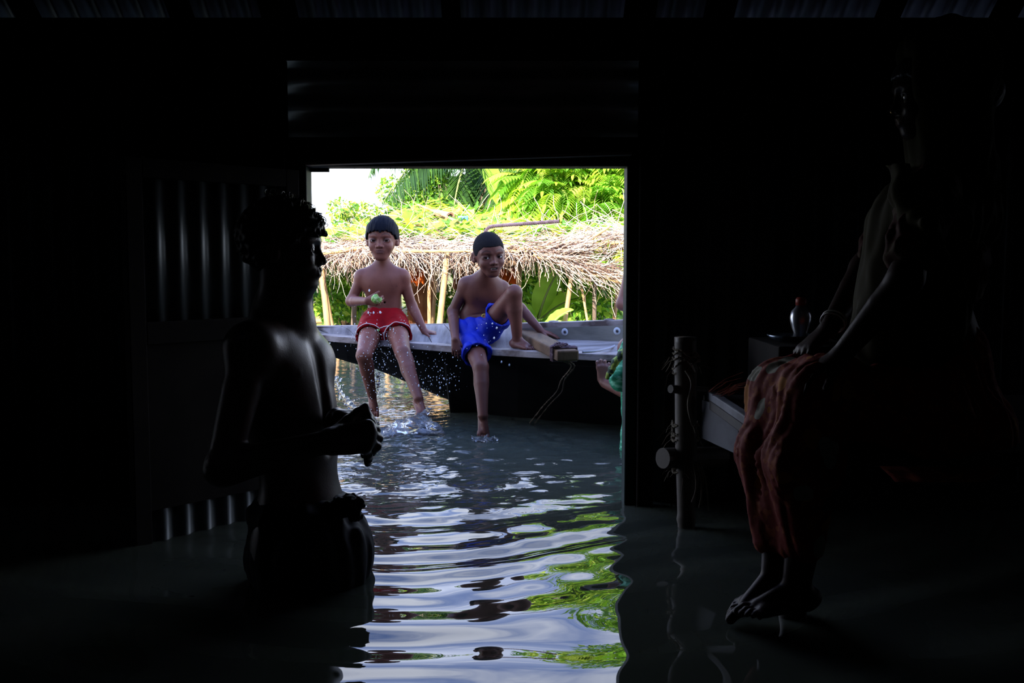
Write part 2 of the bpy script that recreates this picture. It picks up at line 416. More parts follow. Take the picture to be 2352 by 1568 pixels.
leafbox(.055, LW-.055, .10, .62, -.006, .008, 'board_panel', M_beam, 0); leafbox(.055, LW-.055, -.7, -.6, -.012, .022, 'rail', M_beam)
for z0, z1 in ((.69, 1.13), (-.6, .10)):
    corrugated('tin_panel', Vector((hx, hy, z0)) + dv*.055, dv*(LW-.11), (0, 0, z1-z0), 2, nv, parent=leaf, amp=0.009, mat_=mat('leaf_tin', (0.05,0.058,0.06), 0.45, 0.45, 0.4))

# ------------------------------------------------------------------ flood water with real waves
CX, CY = -0.42, 5.0                               # where the boys kick the water
def wave_h(X, Y):
    r = np.hypot(X - CX, Y - CY) + 1e-6; th = np.arctan2(X - CX, -(Y - CY))
    wob = sines(7, 0.55, 1.8, 3, 0.055)(X, Y)
    inside = 1 / (1 + np.exp((Y - 4.6) * 2.2))     # calm long rings run in through the doorway
    pk = 2 * np.pi * (r + wob)
    amp = 0.0056 * inside * np.exp(-np.maximum(r - 2.5, 0) * 0.12)
    sharp = lambda a: (np.sin(a) + 0.22*np.sin(2*a + 0.6))
    h = amp * sharp(pk / 0.36 + 0.8) * (0.75 + 0.35 * np.sin(1.9*X + 2.3*Y))
    h += 0.0030 * inside * np.sin(pk / 0.21 + 2.0*np.sin(1.7*X - 0.8) + 1.0) * (0.6 + 0.6*np.sin(2.9*X - 1.7*Y + 1))
    h += sines(9, 0.30, 0.8, 41, 0.0016)(X * 0.75, Y * 1.25)
    # chop around the splash, dying away towards the camera
    ring = np.exp(-((r - 0.3) / 1.25) ** 2) * np.exp(-np.maximum(4.1 - Y, 0) * 1.3)
    h += ring * (sines(14, 0.07, 0.22, 5, 0.0036)(X * 0.6, Y * 1.15) + sines(20, 0.025, 0.08, 8, 0.0020)(X * 0.65, Y) * (0.5 + 0.5*np.sin(5*X + 4*Y)))
    patch = 0.5 + 0.5*sines(6, 0.3, 0.9, 90)(X, Y*1.5)
    h += np.exp(-((Y - 3.9) / 0.85) ** 2) * np.clip(patch, 0, 1.6) * sines(22, 0.025, 0.07, 91, 0.00065)(X * 0.55, Y)
    h += np.exp(-((Y - 3.3) / 0.9) ** 2) * sines(12, 0.10, 0.26, 92, 0.0013)(X * 0.6, Y * 1.1)
    mid = np.exp(-((Y - 4.05) / 0.62) ** 2)
    h += mid * sines(14, 0.05, 0.17, 15, 0.0023)(X * 0.5, Y * 1.1)
    h += np.exp(-((r - 0.06) / 0.16) ** 2) * 0.014 * (1 + sines(8, 0.04, 0.1, 77, 0.5)(X, Y))
    r2 = np.hypot(X + 0.125, Y - 4.86); h += 0.004 * np.exp(-(r2/0.35)**2) * np.sin(2*np.pi*r2/0.09)
    # open water behind the boat
    out = 1 / (1 + np.exp(-(Y - 5.4) * 3.0))
    h += out * sines(14, 0.10, 0.34, 21, 0.0022)(X * 0.35, Y)
    return h
def graded(lo, hi, c0, c1, s, g):
    a = list(np.arange(c0, c1, s)); x = a[-1]; d = s
    while x < hi: d *= g; x += d; a.append(x)
    x = a[0]; d = s; pre = []
    while x > lo: d *= g; x -= d; pre.append(x)
    return np.array(pre[::-1] + a)
wx = graded(-30, 30, -1.15, 0.95, 0.012, 1.06); wy = graded(YB + .05, 40, 1.75, 6.2, 0.0085, 1.035)
GX, GY = np.meshgrid(wx, wy, indexing='ij'); H = wave_h(GX, GY)
fade = np.clip((np.minimum(GY, 0) + 3) / 3, 0, 1); H = H * fade
V = np.stack([GX, GY, H], -1).reshape(-1, 3); nX, nY = GX.shape
idx = np.arange(nX * nY).reshape(nX, nY)
F = np.stack([idx[:-1, :-1], idx[1:, :-1], idx[1:, 1:], idx[:-1, 1:]], -1).reshape(-1, 4)
def water_mat():
    m = bpy.data.materials.new('murky_water'); m.use_nodes = True; nt = m.node_tree; N = nt.nodes; L = nt.links
    b = N['Principled BSDF']; b.inputs['Roughness'].default_value = 0.015; b.inputs['IOR'].default_value = 1.33
    b.inputs['Base Color'].default_value = (0.052, 0.060, 0.047, 1)
    tc = N.new('ShaderNodeTexCoord'); mp = N.new('ShaderNodeMapping'); mp.inputs['Scale'].default_value = (0.45, 1.3, 1); L.new(tc.outputs['Object'], mp.inputs[0])
    nz = N.new('ShaderNodeTexNoise'); nz.inputs['Scale'].default_value = 16; nz.inputs['Detail'].default_value = 3; L.new(mp.outputs[0], nz.inputs['Vector'])
    # small wind ripples exist outside only
    sp = N.new('ShaderNodeSeparateXYZ'); geo = N.new('ShaderNodeNewGeometry'); L.new(geo.outputs['Position'], sp.inputs[0])
    mr = N.new('ShaderNodeMapRange'); mr.inputs['From Min'].default_value = 3.3; mr.inputs['From Max'].default_value = 4.6; mr.inputs['To Min'].default_value = 0.0; mr.inputs['To Max'].default_value = 1.0
    L.new(sp.outputs['Y'], mr.inputs['Value'])
    ml = N.new('ShaderNodeMath'); ml.operation = 'MULTIPLY'; ml.inputs[1].default_value = 0.35; L.new(mr.outputs[0], ml.inputs[0])
    bp = N.new('ShaderNodeBump'); bp.inputs['Distance'].default_value = 0.012; L.new(ml.outputs[0], bp.inputs['Strength']); L.new(nz.outputs[0], bp.inputs['Height'])
    L.new(bp.outputs[0], b.inputs['Normal'])
    return m
water = mesh_obj('flood_water', V, F, water_mat(), smooth=True, origin=(0, 0, 0)); struct(water, 'murky grey green flood water with curved ripples filling the house and yard')

# ------------------------------------------------------------------ ground beyond the water
M_earth = mat('bank_earth', (0.16, 0.11, 0.06), 0.95, 0.1, 0, noise=((0.13, 0.17, 0.04), 1.6, (1,1,1), 0.42, 0.6), bump=(9, 0.6, (1,1,1)))
def ground_z(x, y):
    bank = 9.3 + 0.35*np.sin(x*1.3) + 0.9*np.clip(-(x + 1.05), 0, 1.2) * 3.2
    t = np.clip((y - bank) / 1.0, -1, 1)
    return -0.35 + 0.42 * (t*0.5 + 0.5)**1.2 * 1.15 + 0.05*np.sin(2.1*x)*np.cos(1.7*y) * (t > -0.5) + np.clip((y - 14) * 0.02, 0, 1.0)
gx = graded(-40, 40, -5, 5, 0.2, 1.1); gy = graded(7.0, 60, 8.0, 16, 0.15, 1.1)
GX, GY = np.meshgrid(gx, gy, indexing='ij'); V = np.stack([GX, GY, ground_z(GX, GY)], -1).reshape(-1, 3)
idx = np.arange(GX.size).reshape(GX.shape); F = np.stack([idx[:-1, :-1], idx[1:, :-1], idx[1:, 1:], idx[:-1, 1:]], -1).reshape(-1, 4)
struct(mesh_obj('ground', V, F, M_earth, smooth=True), 'muddy green bank beyond the flood water')

# ------------------------------------------------------------------ the boat
M_hull = mat('tarred_hull', (0.004, 0.004, 0.005), 0.7, 0.08, 0, noise=((0.008, 0.008, 0.008), 6, (1,1,1), 0.45, 0.7))
M_plank = mat('grey_weathered_plank', (0.28, 0.25, 0.24), 0.65, 0.3, 0, noise=((0.11, 0.095, 0.09), 7, (0.35, 3.0, 1), 0.42, 0.68), bump=(60, 0.35, (0.15, 2, 1)))
M_plank2 = mat('grey_cross_plank', (0.275, 0.245, 0.235), 0.65, 0.3, 0, noise=((0.10, 0.085, 0.08), 7, (3.0, 0.35, 1), 0.42, 0.68), bump=(60, 0.35, (2, 0.15, 1)))
M_wear = mat('worn_gunwale_wood', (0.29, 0.245, 0.23), 0.6, 0.3, 0, noise=((0.09, 0.062, 0.055), 6, (0.4, 3.0, 2), 0.42, 0.62), bump=(50, 0.4, (0.2, 2, 2)))
M_side = mat('side_board_wood', (0.23, 0.215, 0.185), 0.7, 0.2, 0, noise=((0.13, 0.125, 0.105), 5, (0.5, 1, 2), 0.42, 0.65), bump=(50, 0.3, (0.2, 1, 2)))
M_brown = mat('brown_beam_wood', (0.13, 0.075, 0.04), 0.75, 0.2, 0, noise=((0.055, 0.032, 0.018), 9, (3, 0.6, 1), 0.4, 0.68), bump=(60, 0.4, (2, 0.3, 1)))
M_gap = mat('dark_bilge', (0.02, 0.017, 0.015), 0.9)
M_zinc = mat('zinc_washer', (0.50, 0.53, 0.58), 0.6, 0.5, 0.1); M_iron = mat('dark_bolt', (0.05, 0.045, 0.05), 0.5, 0.5, 0.5)
# (x pixel, y pixel, height) of the near gunwale, then far gunwale depth/height and keel height
NE = [(560, 757, .487), (640, 761, .475), (720, 767, .46), (800, 774, .45), (880, 781, .44), (960, 788, .433), (1030, 793.5, .427), (1100, 799, .42), (1200, 805, .42), (1330, 810.5, .42), (1437, 815, .42), (1600, 822, .42), (1850, 829, .425), (2150, 830, .44), (2400, 826, .46)]
near_pts = [PZ(*a) for a in NE]
xs_n = np.array([p.x for p in near_pts]); ys_n = np.array([p.y for p in near_pts]); zs_n = np.array([p.z for p in near_pts])
nearY = lambda x: float(np.interp(x, xs_n, ys_n)); nearZ = lambda x: float(np.interp(x, xs_n, zs_n))
TIP = -1.55
FE = [(545, 751, .497), (640, 749.5, .498), (720, 748, .50), (850, 746, .50), (960, 743.5, .51), (1080, 742, .522), (1190, 741, .533), (1300, 738, .55), (1437, 733, .571), (1600, 728, .58), (1850, 725, .585), (2400, 722, .59)]
far_pts = [PZ(*a) for a in FE]
fxs = np.array([p.x for p in far_pts]); fys = np.array([p.y for p in far_pts]); fzs = np.array([p.z for p in far_pts])
farY = lambda x: float(np.interp(x, fxs, fys)); farZ = lambda x: float(np.interp(x, fxs, fzs))
def hullY(x): return max(farY(x), nearY(x) + 1.4 * max(0, min(1, (x + 1.1) / .9)))
def keelZ(x): return float(np.interp(x, [-1.62, -1.15, -.80, -.455, -.365, -.355, 0.0, 2.4, 2.9], [.47, .36, .253, .09, .045, -.12, -.16, -.16, .2]))
boat = empty('wooden_boat', (0.5, 5.5, -0.16), 'long weathered wooden country boat with black hull moored outside the doorway', 'boat')
xs = sorted(set(list(np.linspace(TIP, 2.9, 60)) + [-.365, -.355]))
vs = []; fs = []; K = 17
for x in xs:
    yn, yf, zn, zf, zk = nearY(x), hullY(x), nearZ(x) - 0.03, (farZ(x) if farY(x) == hullY(x) else .46) - 0.03, keelZ(x)
    yc = yn + (yf - yn) * .6
    for k in range(K):
        t = -1 + 2 * k / (K - 1); a = abs(t)
        zt = zn if t < 0 else zf; ye = yn + 0.02 if t < 0 else yf - 0.02
        y = yc + (ye - yc) * a ** 0.9; z = min(zk, zt) + (zt - min(zk, zt)) * a ** (1.9 if x < -.36 else 1.4)
        vs.append((x, y, z))
for i in range(len(xs) - 1):
    for k in range(K - 1): a = i*K + k; fs.append((a, a+1, a+K+1, a+K))
fs.append(tuple(range(K))); fs.append(tuple((len(xs)-1)*K + k for k in range(K-1, -1, -1)))
b = MB(); b.add(vs, fs); b.build('hull', M_hull, boat, smooth=False, solid=0.012)
def strip(name, x0, x1, fy0, fy1, fz0, fz1, th, m, n=24, bev=0.003, parent=boat):
    """board following two curves: inner/outer depth functions and their top heights"""
    vs = []; fs = []
    for i in range(n + 1):
        x = x0 + (x1 - x0) * i / n
        for (fy, fz) in ((fy0, fz0), (fy1, fz1)):
            vs.append((x, fy(x), fz(x))); vs.append((x, fy(x), fz(x) - th))
    for i in range(n):
        a = i*4; c = a + 4
        fs += [(a, c, c+2, a+2), (a+1, a+3, c+3, c+1), (a, a+1, c+1, c), (a+2, c+2, c+3, a+3)]
    fs += [(0, 2, 3, 1), (n*4, n*4+1, n*4+3, n*4+2)]
    b = MB(); b.add(vs, fs); return b.build(name, m, parent, bevel=bev)
strip('gunwale', TIP, 2.88, lambda x: nearY(x) - .012, lambda x: nearY(x) + .075, nearZ, lambda x: nearZ(x) + .004, 0.034, M_wear, 60)
strip('gunwale', TIP + .03, 2.88, lambda x: farY(x) - .05, lambda x: farY(x) + .02, farZ, farZ, 0.03, M_wear, 60)
# foredeck: transverse boards between the gunwales
XD0, XD1 = -1.06, 0.02
cuts = [-1.06, -.90, -.74, -.60, -.44, -.29, -.13, .02]
for i in range(len(cuts) - 1):
    a, c = cuts[i] + .002, cuts[i+1] - .002; vs = []; fs = []; nn = 8; sk = 0.10
    for j in range(nn + 1):
        t = j / nn
        for x in (a, c):
            xx = x - sk * t if i < 6 or x < .01 else x
            y = nearY(xx) + .090 + (farY(xx) - .052 - nearY(xx) - .090) * t; z = nearZ(xx) + .002 + (farZ(xx) - .004 - nearZ(xx)) * t + 0.008 * math.sin(math.pi * t)
            vs += [(xx, y, z), (xx, y, z - .022)]
    for j in range(nn):
        q = j*4; r = q + 4; fs += [(q, q+2, r+2, r), (q+1, r+1, r+3, q+3), (q, r, r+1, q+1), (q+2, q+3, r+3, r+2)]
    fs += [(0, 1, 3, 2), (nn*4, nn*4+2, nn*4+3, nn*4+1)]
    b = MB(); b.add(vs, fs); b.build('deck_board', M_plank2, boat, bevel=0.002)
# bow well with a cross board, left of the foredeck
b = MB(); x = XD0 - .12; b.add([(XD0-.005, nearY(XD0)+.075, nearZ(XD0)+.0), (x, farY(x)-.05, farZ(x)), (x, farY(x)-.05, farZ(x)-.09), (XD0-.005, nearY(XD0)+.075, nearZ(XD0)-.05)], [(0,1,2,3)]); b.build('bulkhead', M_side, boat, solid=0.012)
strip('bow_floor', TIP + .12, XD0 - .01, lambda x: nearY(x) + .075, lambda x: farY(x) - .05, lambda x: nearZ(x) - .035, lambda x: nearZ(x) - .03, 0.015, M_side, 12, 0)
# floor boards of the open part, running lengthwise
fy = [0.0, 0.30, 0.55, 0.79, 1.0]
def fb(x, q): return nearY(x) + .088 + (farY(x) - .055 - nearY(x) - .088) * q
def fz_(x, q): return .417 + .040 * q
for i in range(4):
    strip('floor_board', 0.025, 2.8, lambda x, q=fy[i]: fb(x, q) + .003, lambda x, q=fy[i+1]: fb(x, q) - .003, lambda x, q=fy[i]: fz_(x, q), lambda x, q=fy[i+1]: fz_(x, q), 0.02, M_plank, 24, 0.002)
strip('side_deck', 0.03, 2.8, lambda x: farY(x) + .02, lambda x: hullY(x) - .01, lambda x: .452, lambda x: .455, 0.02, M_plank, 24, 0)
strip('bilge', TIP+.2, 2.8, lambda x: nearY(x) + .05, lambda x: farY(x) - .04, lambda x: min(.38, nearZ(x)-.06), lambda x: min(.375, nearZ(x)-.06), 0.01, M_gap, 24, 0)
sbd = MB()
def fyi(x): return farY(x) - 0.055
n = 20; vs = []; fs = []
for i in range(n + 1):
    x = 0.03 + 2.8 * i / n
    vs += [(x, fyi(x), .44), (x, fyi(x), farZ(x)-.028), (x, fyi(x)+.022, .44), (x, fyi(x)+.022, farZ(x)-.028)]
for i in range(n): a = i*4; c = a+4; fs += [(a, c, c+1, a+1), (a+2, a+3, c+3, c+2), (a+1, c+1, c+3, a+3)]
sbd.add(vs, fs); side = sbd.build('side_board', M_side, boat)
for px, py in ((1297, 762), (1417, 760)):
    c = P(px, py, 5.4); c = P(px, py, fyi(c.x)); c = P(px, py, fyi(c.x)); sl = (fyi(c.x + .05) - fyi(c.x - .05)) / .1; R = Vector((sl, -1, 0)).normalized().to_track_quat('Z', 'Y').to_matrix()
    w = MB().lathe(c + Vector((0, -.001, 0)), [(.006, .002), (.012, .002), (.019, .001), (.020, 0)], 20, R).build('washer', M_zinc, side, smooth=True)
    MB().lathe(c + Vector((0, -.006, 0)), [(0, .006), (.006, .005), (.0085, 0)], 8, R).build('bolt', M_iron, side)
# two pale mooring cleats (flat wooden patches) on the far rail
for px, x1 in ((1272, .02), (1394, .02)):
    c = P(px, 742, 5.45); x = c.x; c = Vector((x, farY(x) - .015, farZ(x)))
    MB().lathe(c, [(.03, 0), (.026, .006), (0, .009)], 16).build('wooden_plug', M_wear, boat, smooth=True)
# cross beam lashed over the gunwale
A = P(1305, 816, 4.72); A.z = .430; B = P(1202, 758, 5.58); B.z = .475
b = MB(); b.beam(A, B, .108, .052); b.build('cross_beam', M_brown, boat, bevel=0.008)
BD = (B - A).normalized(); BS = BD.cross(Vector((0,0,1))).normalized()
M_rope = mat('purple_brown_rope', (0.13, 0.085, 0.10), 0.9, 0.1, 0, bump=(300, 1.0, (1, 1, 1)))
M_rope2 = mat('pale_rope', (0.30, 0.30, 0.34), 0.9, 0.1)
M_rope3 = mat('old_brown_rope', (0.10, 0.075, 0.055), 0.95, 0.1)
def spline(pts, n=10):
    pts = [Vector(p) for p in pts]; out = []
    for i in range(len(pts) - 1):
        p0, p1, p2, p3 = pts[max(i-1, 0)], pts[i], pts[i+1], pts[min(i+2, len(pts)-1)]
        for k in range(n):
            t = k / n; out.append(0.5*((2*p1) + (p2-p0)*t + (2*p0-5*p1+4*p2-p3)*t*t + (3*p1-p0-3*p2+p3)*t**3))
    out.append(pts[-1]); return out
def twisted(b, pts, r, pitch=None, n=6):
    """two-strand rope"""
    pts = [Vector(p) for p in pts]; pitch = pitch or r * 7; s = 0; A1 = []; A2 = []
    for i, p in enumerate(pts):
        d = (pts[min(i+1, len(pts)-1)] - pts[max(i-1, 0)]).normalized(); u = d.cross(Vector((.3, .2, 1))).normalized(); w = d.cross(u)
        if i: s += (p - pts[i-1]).length
        a = 2*math.pi*s/pitch; o = (u*math.cos(a) + w*math.sin(a)) * r * .5; A1.append(p + o); A2.append(p - o)
    b.tube(A1, r*.62, n); b.tube(A2, r*.62, n)
lash = MB()
for k in range(4):       # turns round the beam
    c = A + BD * (.05 + .013*k) + Vector((0, 0, 0)); pts = []
    for j in range(17):
        a = 2*math.pi*j/16; ca, sa = math.cos(a), math.sin(a)
        sq = 1 / max(abs(ca), abs(sa)); pts.append(c + BS*(ca*sq*.060) + Vector((0, 0, sa*sq*.032)) + BD*(.012*j/16))
    twisted(lash, pts, .0052)
for k in range(3):       # loose knot lying on top
    q = A + BD*.06 + Vector((0, 0, .031 + .004*k)); pts = [q + BS*(.05 - .04*k) , q + BS*(.02) + BD*.02 + Vector((0,0,.006)), q - BS*.03 + BD*.03 + Vector((0,0,.010)), q - BS*.065 + BD*(.015-.02*k) + Vector((0,0,.003)), q - BS*.035 - BD*.01 + Vector((0,0,.007)), q + BD*.01 + Vector((0,0,.010))]
    twisted(lash, spline(pts, 8), .005)
tag(lash.build('rope', M_rope, smooth=True), 'purple brown rope knotted round the brown cross beam end', 'rope')
hang = MB()
for dx in (0, .024):
    pts = [A + BD*.06 + Vector((dx - .01, -.02, -.03)), P(1312 + dx*300, 842, 4.80), P(1290 + dx*300, 872, 4.98), P(1278 + dx*500, 900, 5.12), P(1250 + dx*500, 930, 5.28), P(1212 + dx*500, 964, 5.42)]
    pts[-1].z = -.02; twisted(hang, spline(pts, 10), .0042)
tag(hang.build('rope', M_rope3, smooth=True), 'thin double rope hanging from the boat down into the water', 'rope')
c0 = [PZ(a, b_, .44) for a, b_ in ((1470, 770), (1437, 778), (1422, 788), (1400, 799), (1368, 806), (1338, 808))]
rp = MB(); rp.tube(spline(c0, 10), .0058, 8); tag(rp.build('rope', M_rope2, smooth=True), 'pale loose rope lying on the boat floor boards', 'rope')
# bent ribbed reinforcing bar standing on the boat
M_rebar = mat('rusty_rebar', (0.80, 0.47, 0.37), 0.8, 0.1, 0.0, noise=((0.58, 0.31, 0.23), 30, (1,1,1), 0.4, 0.6))
YR = 5.70; pts = spline([P(1114, 742, YR), P(1114, 640, YR), P(1114, 545, YR), P(1116, 530, YR), P(1124, 522, YR), P(1140, 518.5, YR), P(1200, 514, YR), P(1284, 508, YR)], 14)
pts[0].z = .53; rs = []; dense = []; s = 0
for i in range(len(pts) - 1):
    m_ = max(1, int((pts[i+1] - pts[i]).length / .003))
    for k in range(m_): dense.append(pts[i].lerp(pts[i+1], k / m_))
dense.append(pts[-1])
for i, p in enumerate(dense):
    if i: s += (p - dense[i-1]).length
    rs.append(.0098 + (.0018 if (s % .012) < .005 else 0))
tag(MB().tube(dense, rs, 10).build('bent_iron_bar', M_rebar, smooth=False), 'rusty ribbed iron bar bent sideways, standing behind the boy in blue shorts', 'iron bar')
# ------------------------------------------------------------------ people: one continuous surface per body
def skin_mat(name, c, c2):
    m = mat(name, c, 0.44, 0.22, 0, noise=(c2, 14, (1,1,1), 0.35, 0.75), attr='col', bump=(220, 0.12, (1,1,1)))
    b = m.node_tree.nodes['Principled BSDF']; b.inputs['Sheen Weight'].default_value = 0.0
    return m
M_eye = mat('eye_white', (0.42, 0.38, 0.36), 0.15, 0.5, attr='col')
def hand(F, w, x, z, side, Lh, curl, thumb=(0.5, 0.3), spread=0.10, k=0.004, tk=1.0):
    """w wrist, x finger direction, z back of the hand, side=+1 thumb on +y. curl: 4 finger curls (radians, total)"""
    R = frame(x, z); w = np.array(w, float); T = lambda p: w + R @ (np.array(p, float) * (Lh, Lh*side, Lh))
    def bend(p0, d_y, curl_, segs, r0, r1):
        p = np.array(p0, float); ang = 0.0; out = [p.copy()]
        for i, sgl in enumerate(segs):
            ang += curl_[i]
            d = np.array([math.cos(ang)*math.cos(d_y), math.sin(d_y)*max(0.3, math.cos(ang)), -math.sin(ang)]); d /= np.linalg.norm(d)
            p = p + d * sgl; out.append(p.copy())
        n = len(segs)
        for i in range(n):
            ra = (r0 + (r1 - r0) * i / n) * Lh; rb = (r0 + (r1 - r0) * (i+1) / n) * Lh
            F.cap(T(out[i]), T(out[i+1]), ra*tk, rb*tk, k=k if i else k*1.6)
        return out[-1]
    ys = (0.165, 0.06, -0.05, -0.15); ln = (0.40, 0.44, 0.41, 0.33); kx = (0.50, 0.52, 0.49, 0.44)
    for i in range(4):
        F.cap(T((0.06, ys[i]*0.55, 0.0)), T((kx[i], ys[i], 0.0)), 0.085*Lh, 0.068*Lh, k=0.10*Lh, flat=(R[:, 2], 0.85))
    F.ell(T((0.26, 0.0, -0.015)), (0.26*Lh, 0.19*Lh, 0.075*Lh), R, k=0.06*Lh)
    F.ell(T((0.22, 0.14, -0.05)), (0.19*Lh, 0.085*Lh, 0.08*Lh), R, k=0.06*Lh)
    tips = []
    for i in range(4):
        c = curl[i]; c3 = (c*0.38, c*0.40, c*0.26) if not hasattr(c, '__len__') else c
        tips.append(T(bend((kx[i] - 0.02, ys[i], 0.004), spread * (1.2, 0.35, -0.45, -1.3)[i], c3, (ln[i]*.46, ln[i]*.31, ln[i]*.25), .053, .040)))
    a, c = thumb
    bend((0.12, 0.17, -0.05), a + 0.25, (c*0.4, c*0.5, c*0.3), (0.20, 0.17, 0.13), .068, .046)
    return tips
def foot(F, ank, x, z, side, Lf, k=0.006, toes=0.0, r=1.0):
    """ank ankle centre, x toe direction, z up from the sole, side=+1 big toe on +y"""
    R = frame(x, z); a = np.array(ank, float); T = lambda p: a + R @ (np.array(p, float) * (Lf, Lf*side, Lf))
    F.ell(T((-0.14, 0, -0.20)), (0.15*Lf, 0.125*Lf, 0.13*Lf), R, k=0.08*Lf)
    F.cap(T((0.0, 0, -0.02)), T((-0.10, 0, -0.18)), 0.125*Lf, 0.12*Lf, k=0.05*Lf)
    F.cap(T((0.02, 0.02, -0.07)), T((0.44, 0.06, -0.25)), 0.12*Lf, 0.085*Lf, k=0.06*Lf)
    F.cap(T((-0.08, -0.05, -0.23)), T((0.40, -0.10, -0.275)), 0.10*Lf, 0.062*Lf, k=0.08*Lf)
    F.cap(T((0.30, 0.06, -0.245)), T((0.50, -0.11, -0.285)), 0.085*Lf, 0.055*Lf, k=0.07*Lf)
    F.ell(T((0.42, 0.09, -0.265)), (0.10*Lf, 0.07*Lf, 0.07*Lf), R, k=0.05*Lf)
    for i, (y, x0, ln, rr) in enumerate(((0.115, 0.50, 0.17, 0.056), (0.035, 0.53, 0.13, 0.038), (-0.035, 0.51, 0.115, 0.036), (-0.095, 0.48, 0.10, 0.034), (-0.15, 0.44, 0.085, 0.034))):
        F.cap(T((x0-0.05, y, -0.285)), T((x0 + ln*0.55, y*1.05, -0.29 + 0.02 + toes*0.3)), rr*Lf*1.05, rr*Lf, k=0.012*Lf if i else 0.02*Lf)
        F.cap(T((x0 + ln*0.55, y*1.05, -0.27)), T((x0 + ln, y*1.05, -0.305)), rr*Lf, rr*Lf*0.95, k=0.01*Lf)
    F.cap(T((0.0, 0.105, -0.03)), T((0.0, 0.05, -0.03)), 0.045*Lf, k=0.03*Lf); F.cap(T((-0.02, -0.11, -0.06)), T((0, -0.05, -0.05)), 0.04*Lf, k=0.03*Lf)

def head(F, c, fwd, up, H, adult=0.0, mouth=0.0, lids=0.5, cheek=1.0, nose=1.0, female=0.0, squash=0.0):
    """c: centre of the head at eye level (H = chin to crown). local axes: x forward, y left, z up"""
    R = frame(fwd, up); c = np.array(c, float); T = lambda p: c + R @ (np.array(p, float) * H)
    def E(p, r, k, sub=False, tilt=0.0):
        RR = R
        if tilt:
            ct, st = math.cos(tilt), math.sin(tilt); RR = R @ np.array([[1,0,0],[0,ct,-st],[0,st,ct]])
        F.ell(T(p), np.array(r)*H, RR, k*H, sub)
    def C(a, b, ra, rb, k, sub=False, flat=None): F.cap(T(a), T(b), ra*H, rb*H, k*H, sub, (R @ np.array(flat[0], float), flat[1]) if flat else None)
    ad = adult
    E((-0.055, 0, 0.135), (0.405, 0.325 - .015*ad, 0.355), 0.02)                      # skull
    E((-0.02, 0, 0.02), (0.34, 0.305, 0.26), 0.10)
    E((0.12, 0, 0.15), (0.25, 0.265, 0.24), 0.08)                            # forehead
    E((0.15, 0, -0.10), (0.20, 0.258 - .033*ad, 0.27), 0.10)                             # face block
    E((0.165, 0, -0.25), (0.185, 0.178 - .018*ad, 0.18), 0.10)                           # lower face
    E((0.255, 0, -0.385 ), (0.085 + .015*ad, 0.10 + .02*ad, 0.075), 0.09)              # chin
    for s in (1, -1):
        C((0.02, s*(0.205+.02*ad), -0.17), (0.20, s*(0.075+.03*ad), -0.385), 0.055, 0.05, 0.12)    # jaw
        E((0.225, s*0.155, -0.145), (0.115, 0.10*cheek, 0.105), 0.07)                 # cheek
        C((0.335, s*0.06, 0.085), (0.27, s*0.215, 0.095), 0.035 + .012*ad, 0.03, 0.07)     # brow
        E((0.395, s*0.135, 0.005), (0.075, 0.095, 0.062), 0.05, True)          # eye socket
        # lids: a ball over the eye, then an almond opening
        E((0.258, s*0.150, -0.006), (0.092, 0.095, 0.092), 0.018)
        C((0.355, s*0.088, -0.014 - .004*lids), (0.335, s*0.214, -0.004 - .004*lids), 0.010, 0.010, 0.006, True)
        E((0.352, s*0.150, -0.010 - .006*lids), (0.055, 0.062, 0.034 - 0.015*lids), 0.008, True, s*0.08)
    C((0.325, 0, 0.06), (0.375 + .03*ad, 0, -0.10), 0.034, 0.042*nose, 0.045)          # nose bridge
    E((0.395 + .018*ad, 0, -0.132), (0.050, 0.050*nose, 0.042), 0.03)                        # tip
    for s in (1, -1):
        E((0.36 + .02*ad, s*0.060*nose, -0.145), (0.045, 0.034*nose, 0.034), 0.022)
        E((0.380 + .02*ad, s*0.034*nose, -0.178), (0.016, 0.011, 0.010), 0.008, True, 0)
    E((0.29 + .02*ad, 0, -0.245), (0.080, 0.135, 0.080), 0.06)                       # muzzle
    C((0.350 + .022*ad, -0.075, -0.232), (0.350 + .022*ad, 0.075, -0.232), 0.014, 0.014, 0.02) ; C((0.366 + .028*ad, -0.030, -0.222), (0.366 + .028*ad, 0.030, -0.222), 0.017 + .004*ad, 0.017 + .004*ad, 0.02)
    C((0.352 + .025*ad, -0.055, -0.276 - .028*mouth), (0.352 + .025*ad, 0.055, -0.276 - .028*mouth), 0.021 + .004*ad, 0.021 + .004*ad, 0.02)
    C((0.378 + .035*ad, -0.080, -0.252 - .010*mouth), (0.378 + .035*ad, 0.080, -0.252 - .010*mouth), 0.006 + 0.010*mouth, 0.006 + 0.010*mouth, 0.006, True)
    if mouth: C((0.372, -0.045, -0.258 - .006*mouth), (0.372, 0.045, -0.258 - .006*mouth), 0.026, 0.026, 0.006, True, flat=((0,0,1), 0.9))
    C((0.33, -0.115, -0.250), (0.33, 0.115, -0.250), 0.007, 0.007, 0.014, True)
    for s in (1, -1):                                                         # ears
        a = np.array([[0.86, -0.5*s, 0.0],[0.5*s, 0.86, 0],[0,0,1]]).T
        RR = R @ np.array([[math.cos(-s*0.55), -math.sin(-s*0.55), 0],[math.sin(-s*0.55), math.cos(-s*0.55), 0],[0,0,1]])
        F.ell(T((-0.065, s*0.352, -0.03)), np.array((0.082, 0.026, 0.125))*H, RR, 0.02*H)
        F.ell(T((-0.06, s*0.325, -0.10)), np.array((0.05, 0.03, 0.05))*H, RR, 0.03*H)
        F.ell(T((-0.055, s*0.385, -0.02)), np.array((0.048, 0.022, 0.078))*H, RR, 0.012*H, True)
        F.ell(T((-0.025, s*0.345, -0.04)), np.array((0.02, 0.02, 0.022))*H, RR, 0.012*H)
    return R, c, T
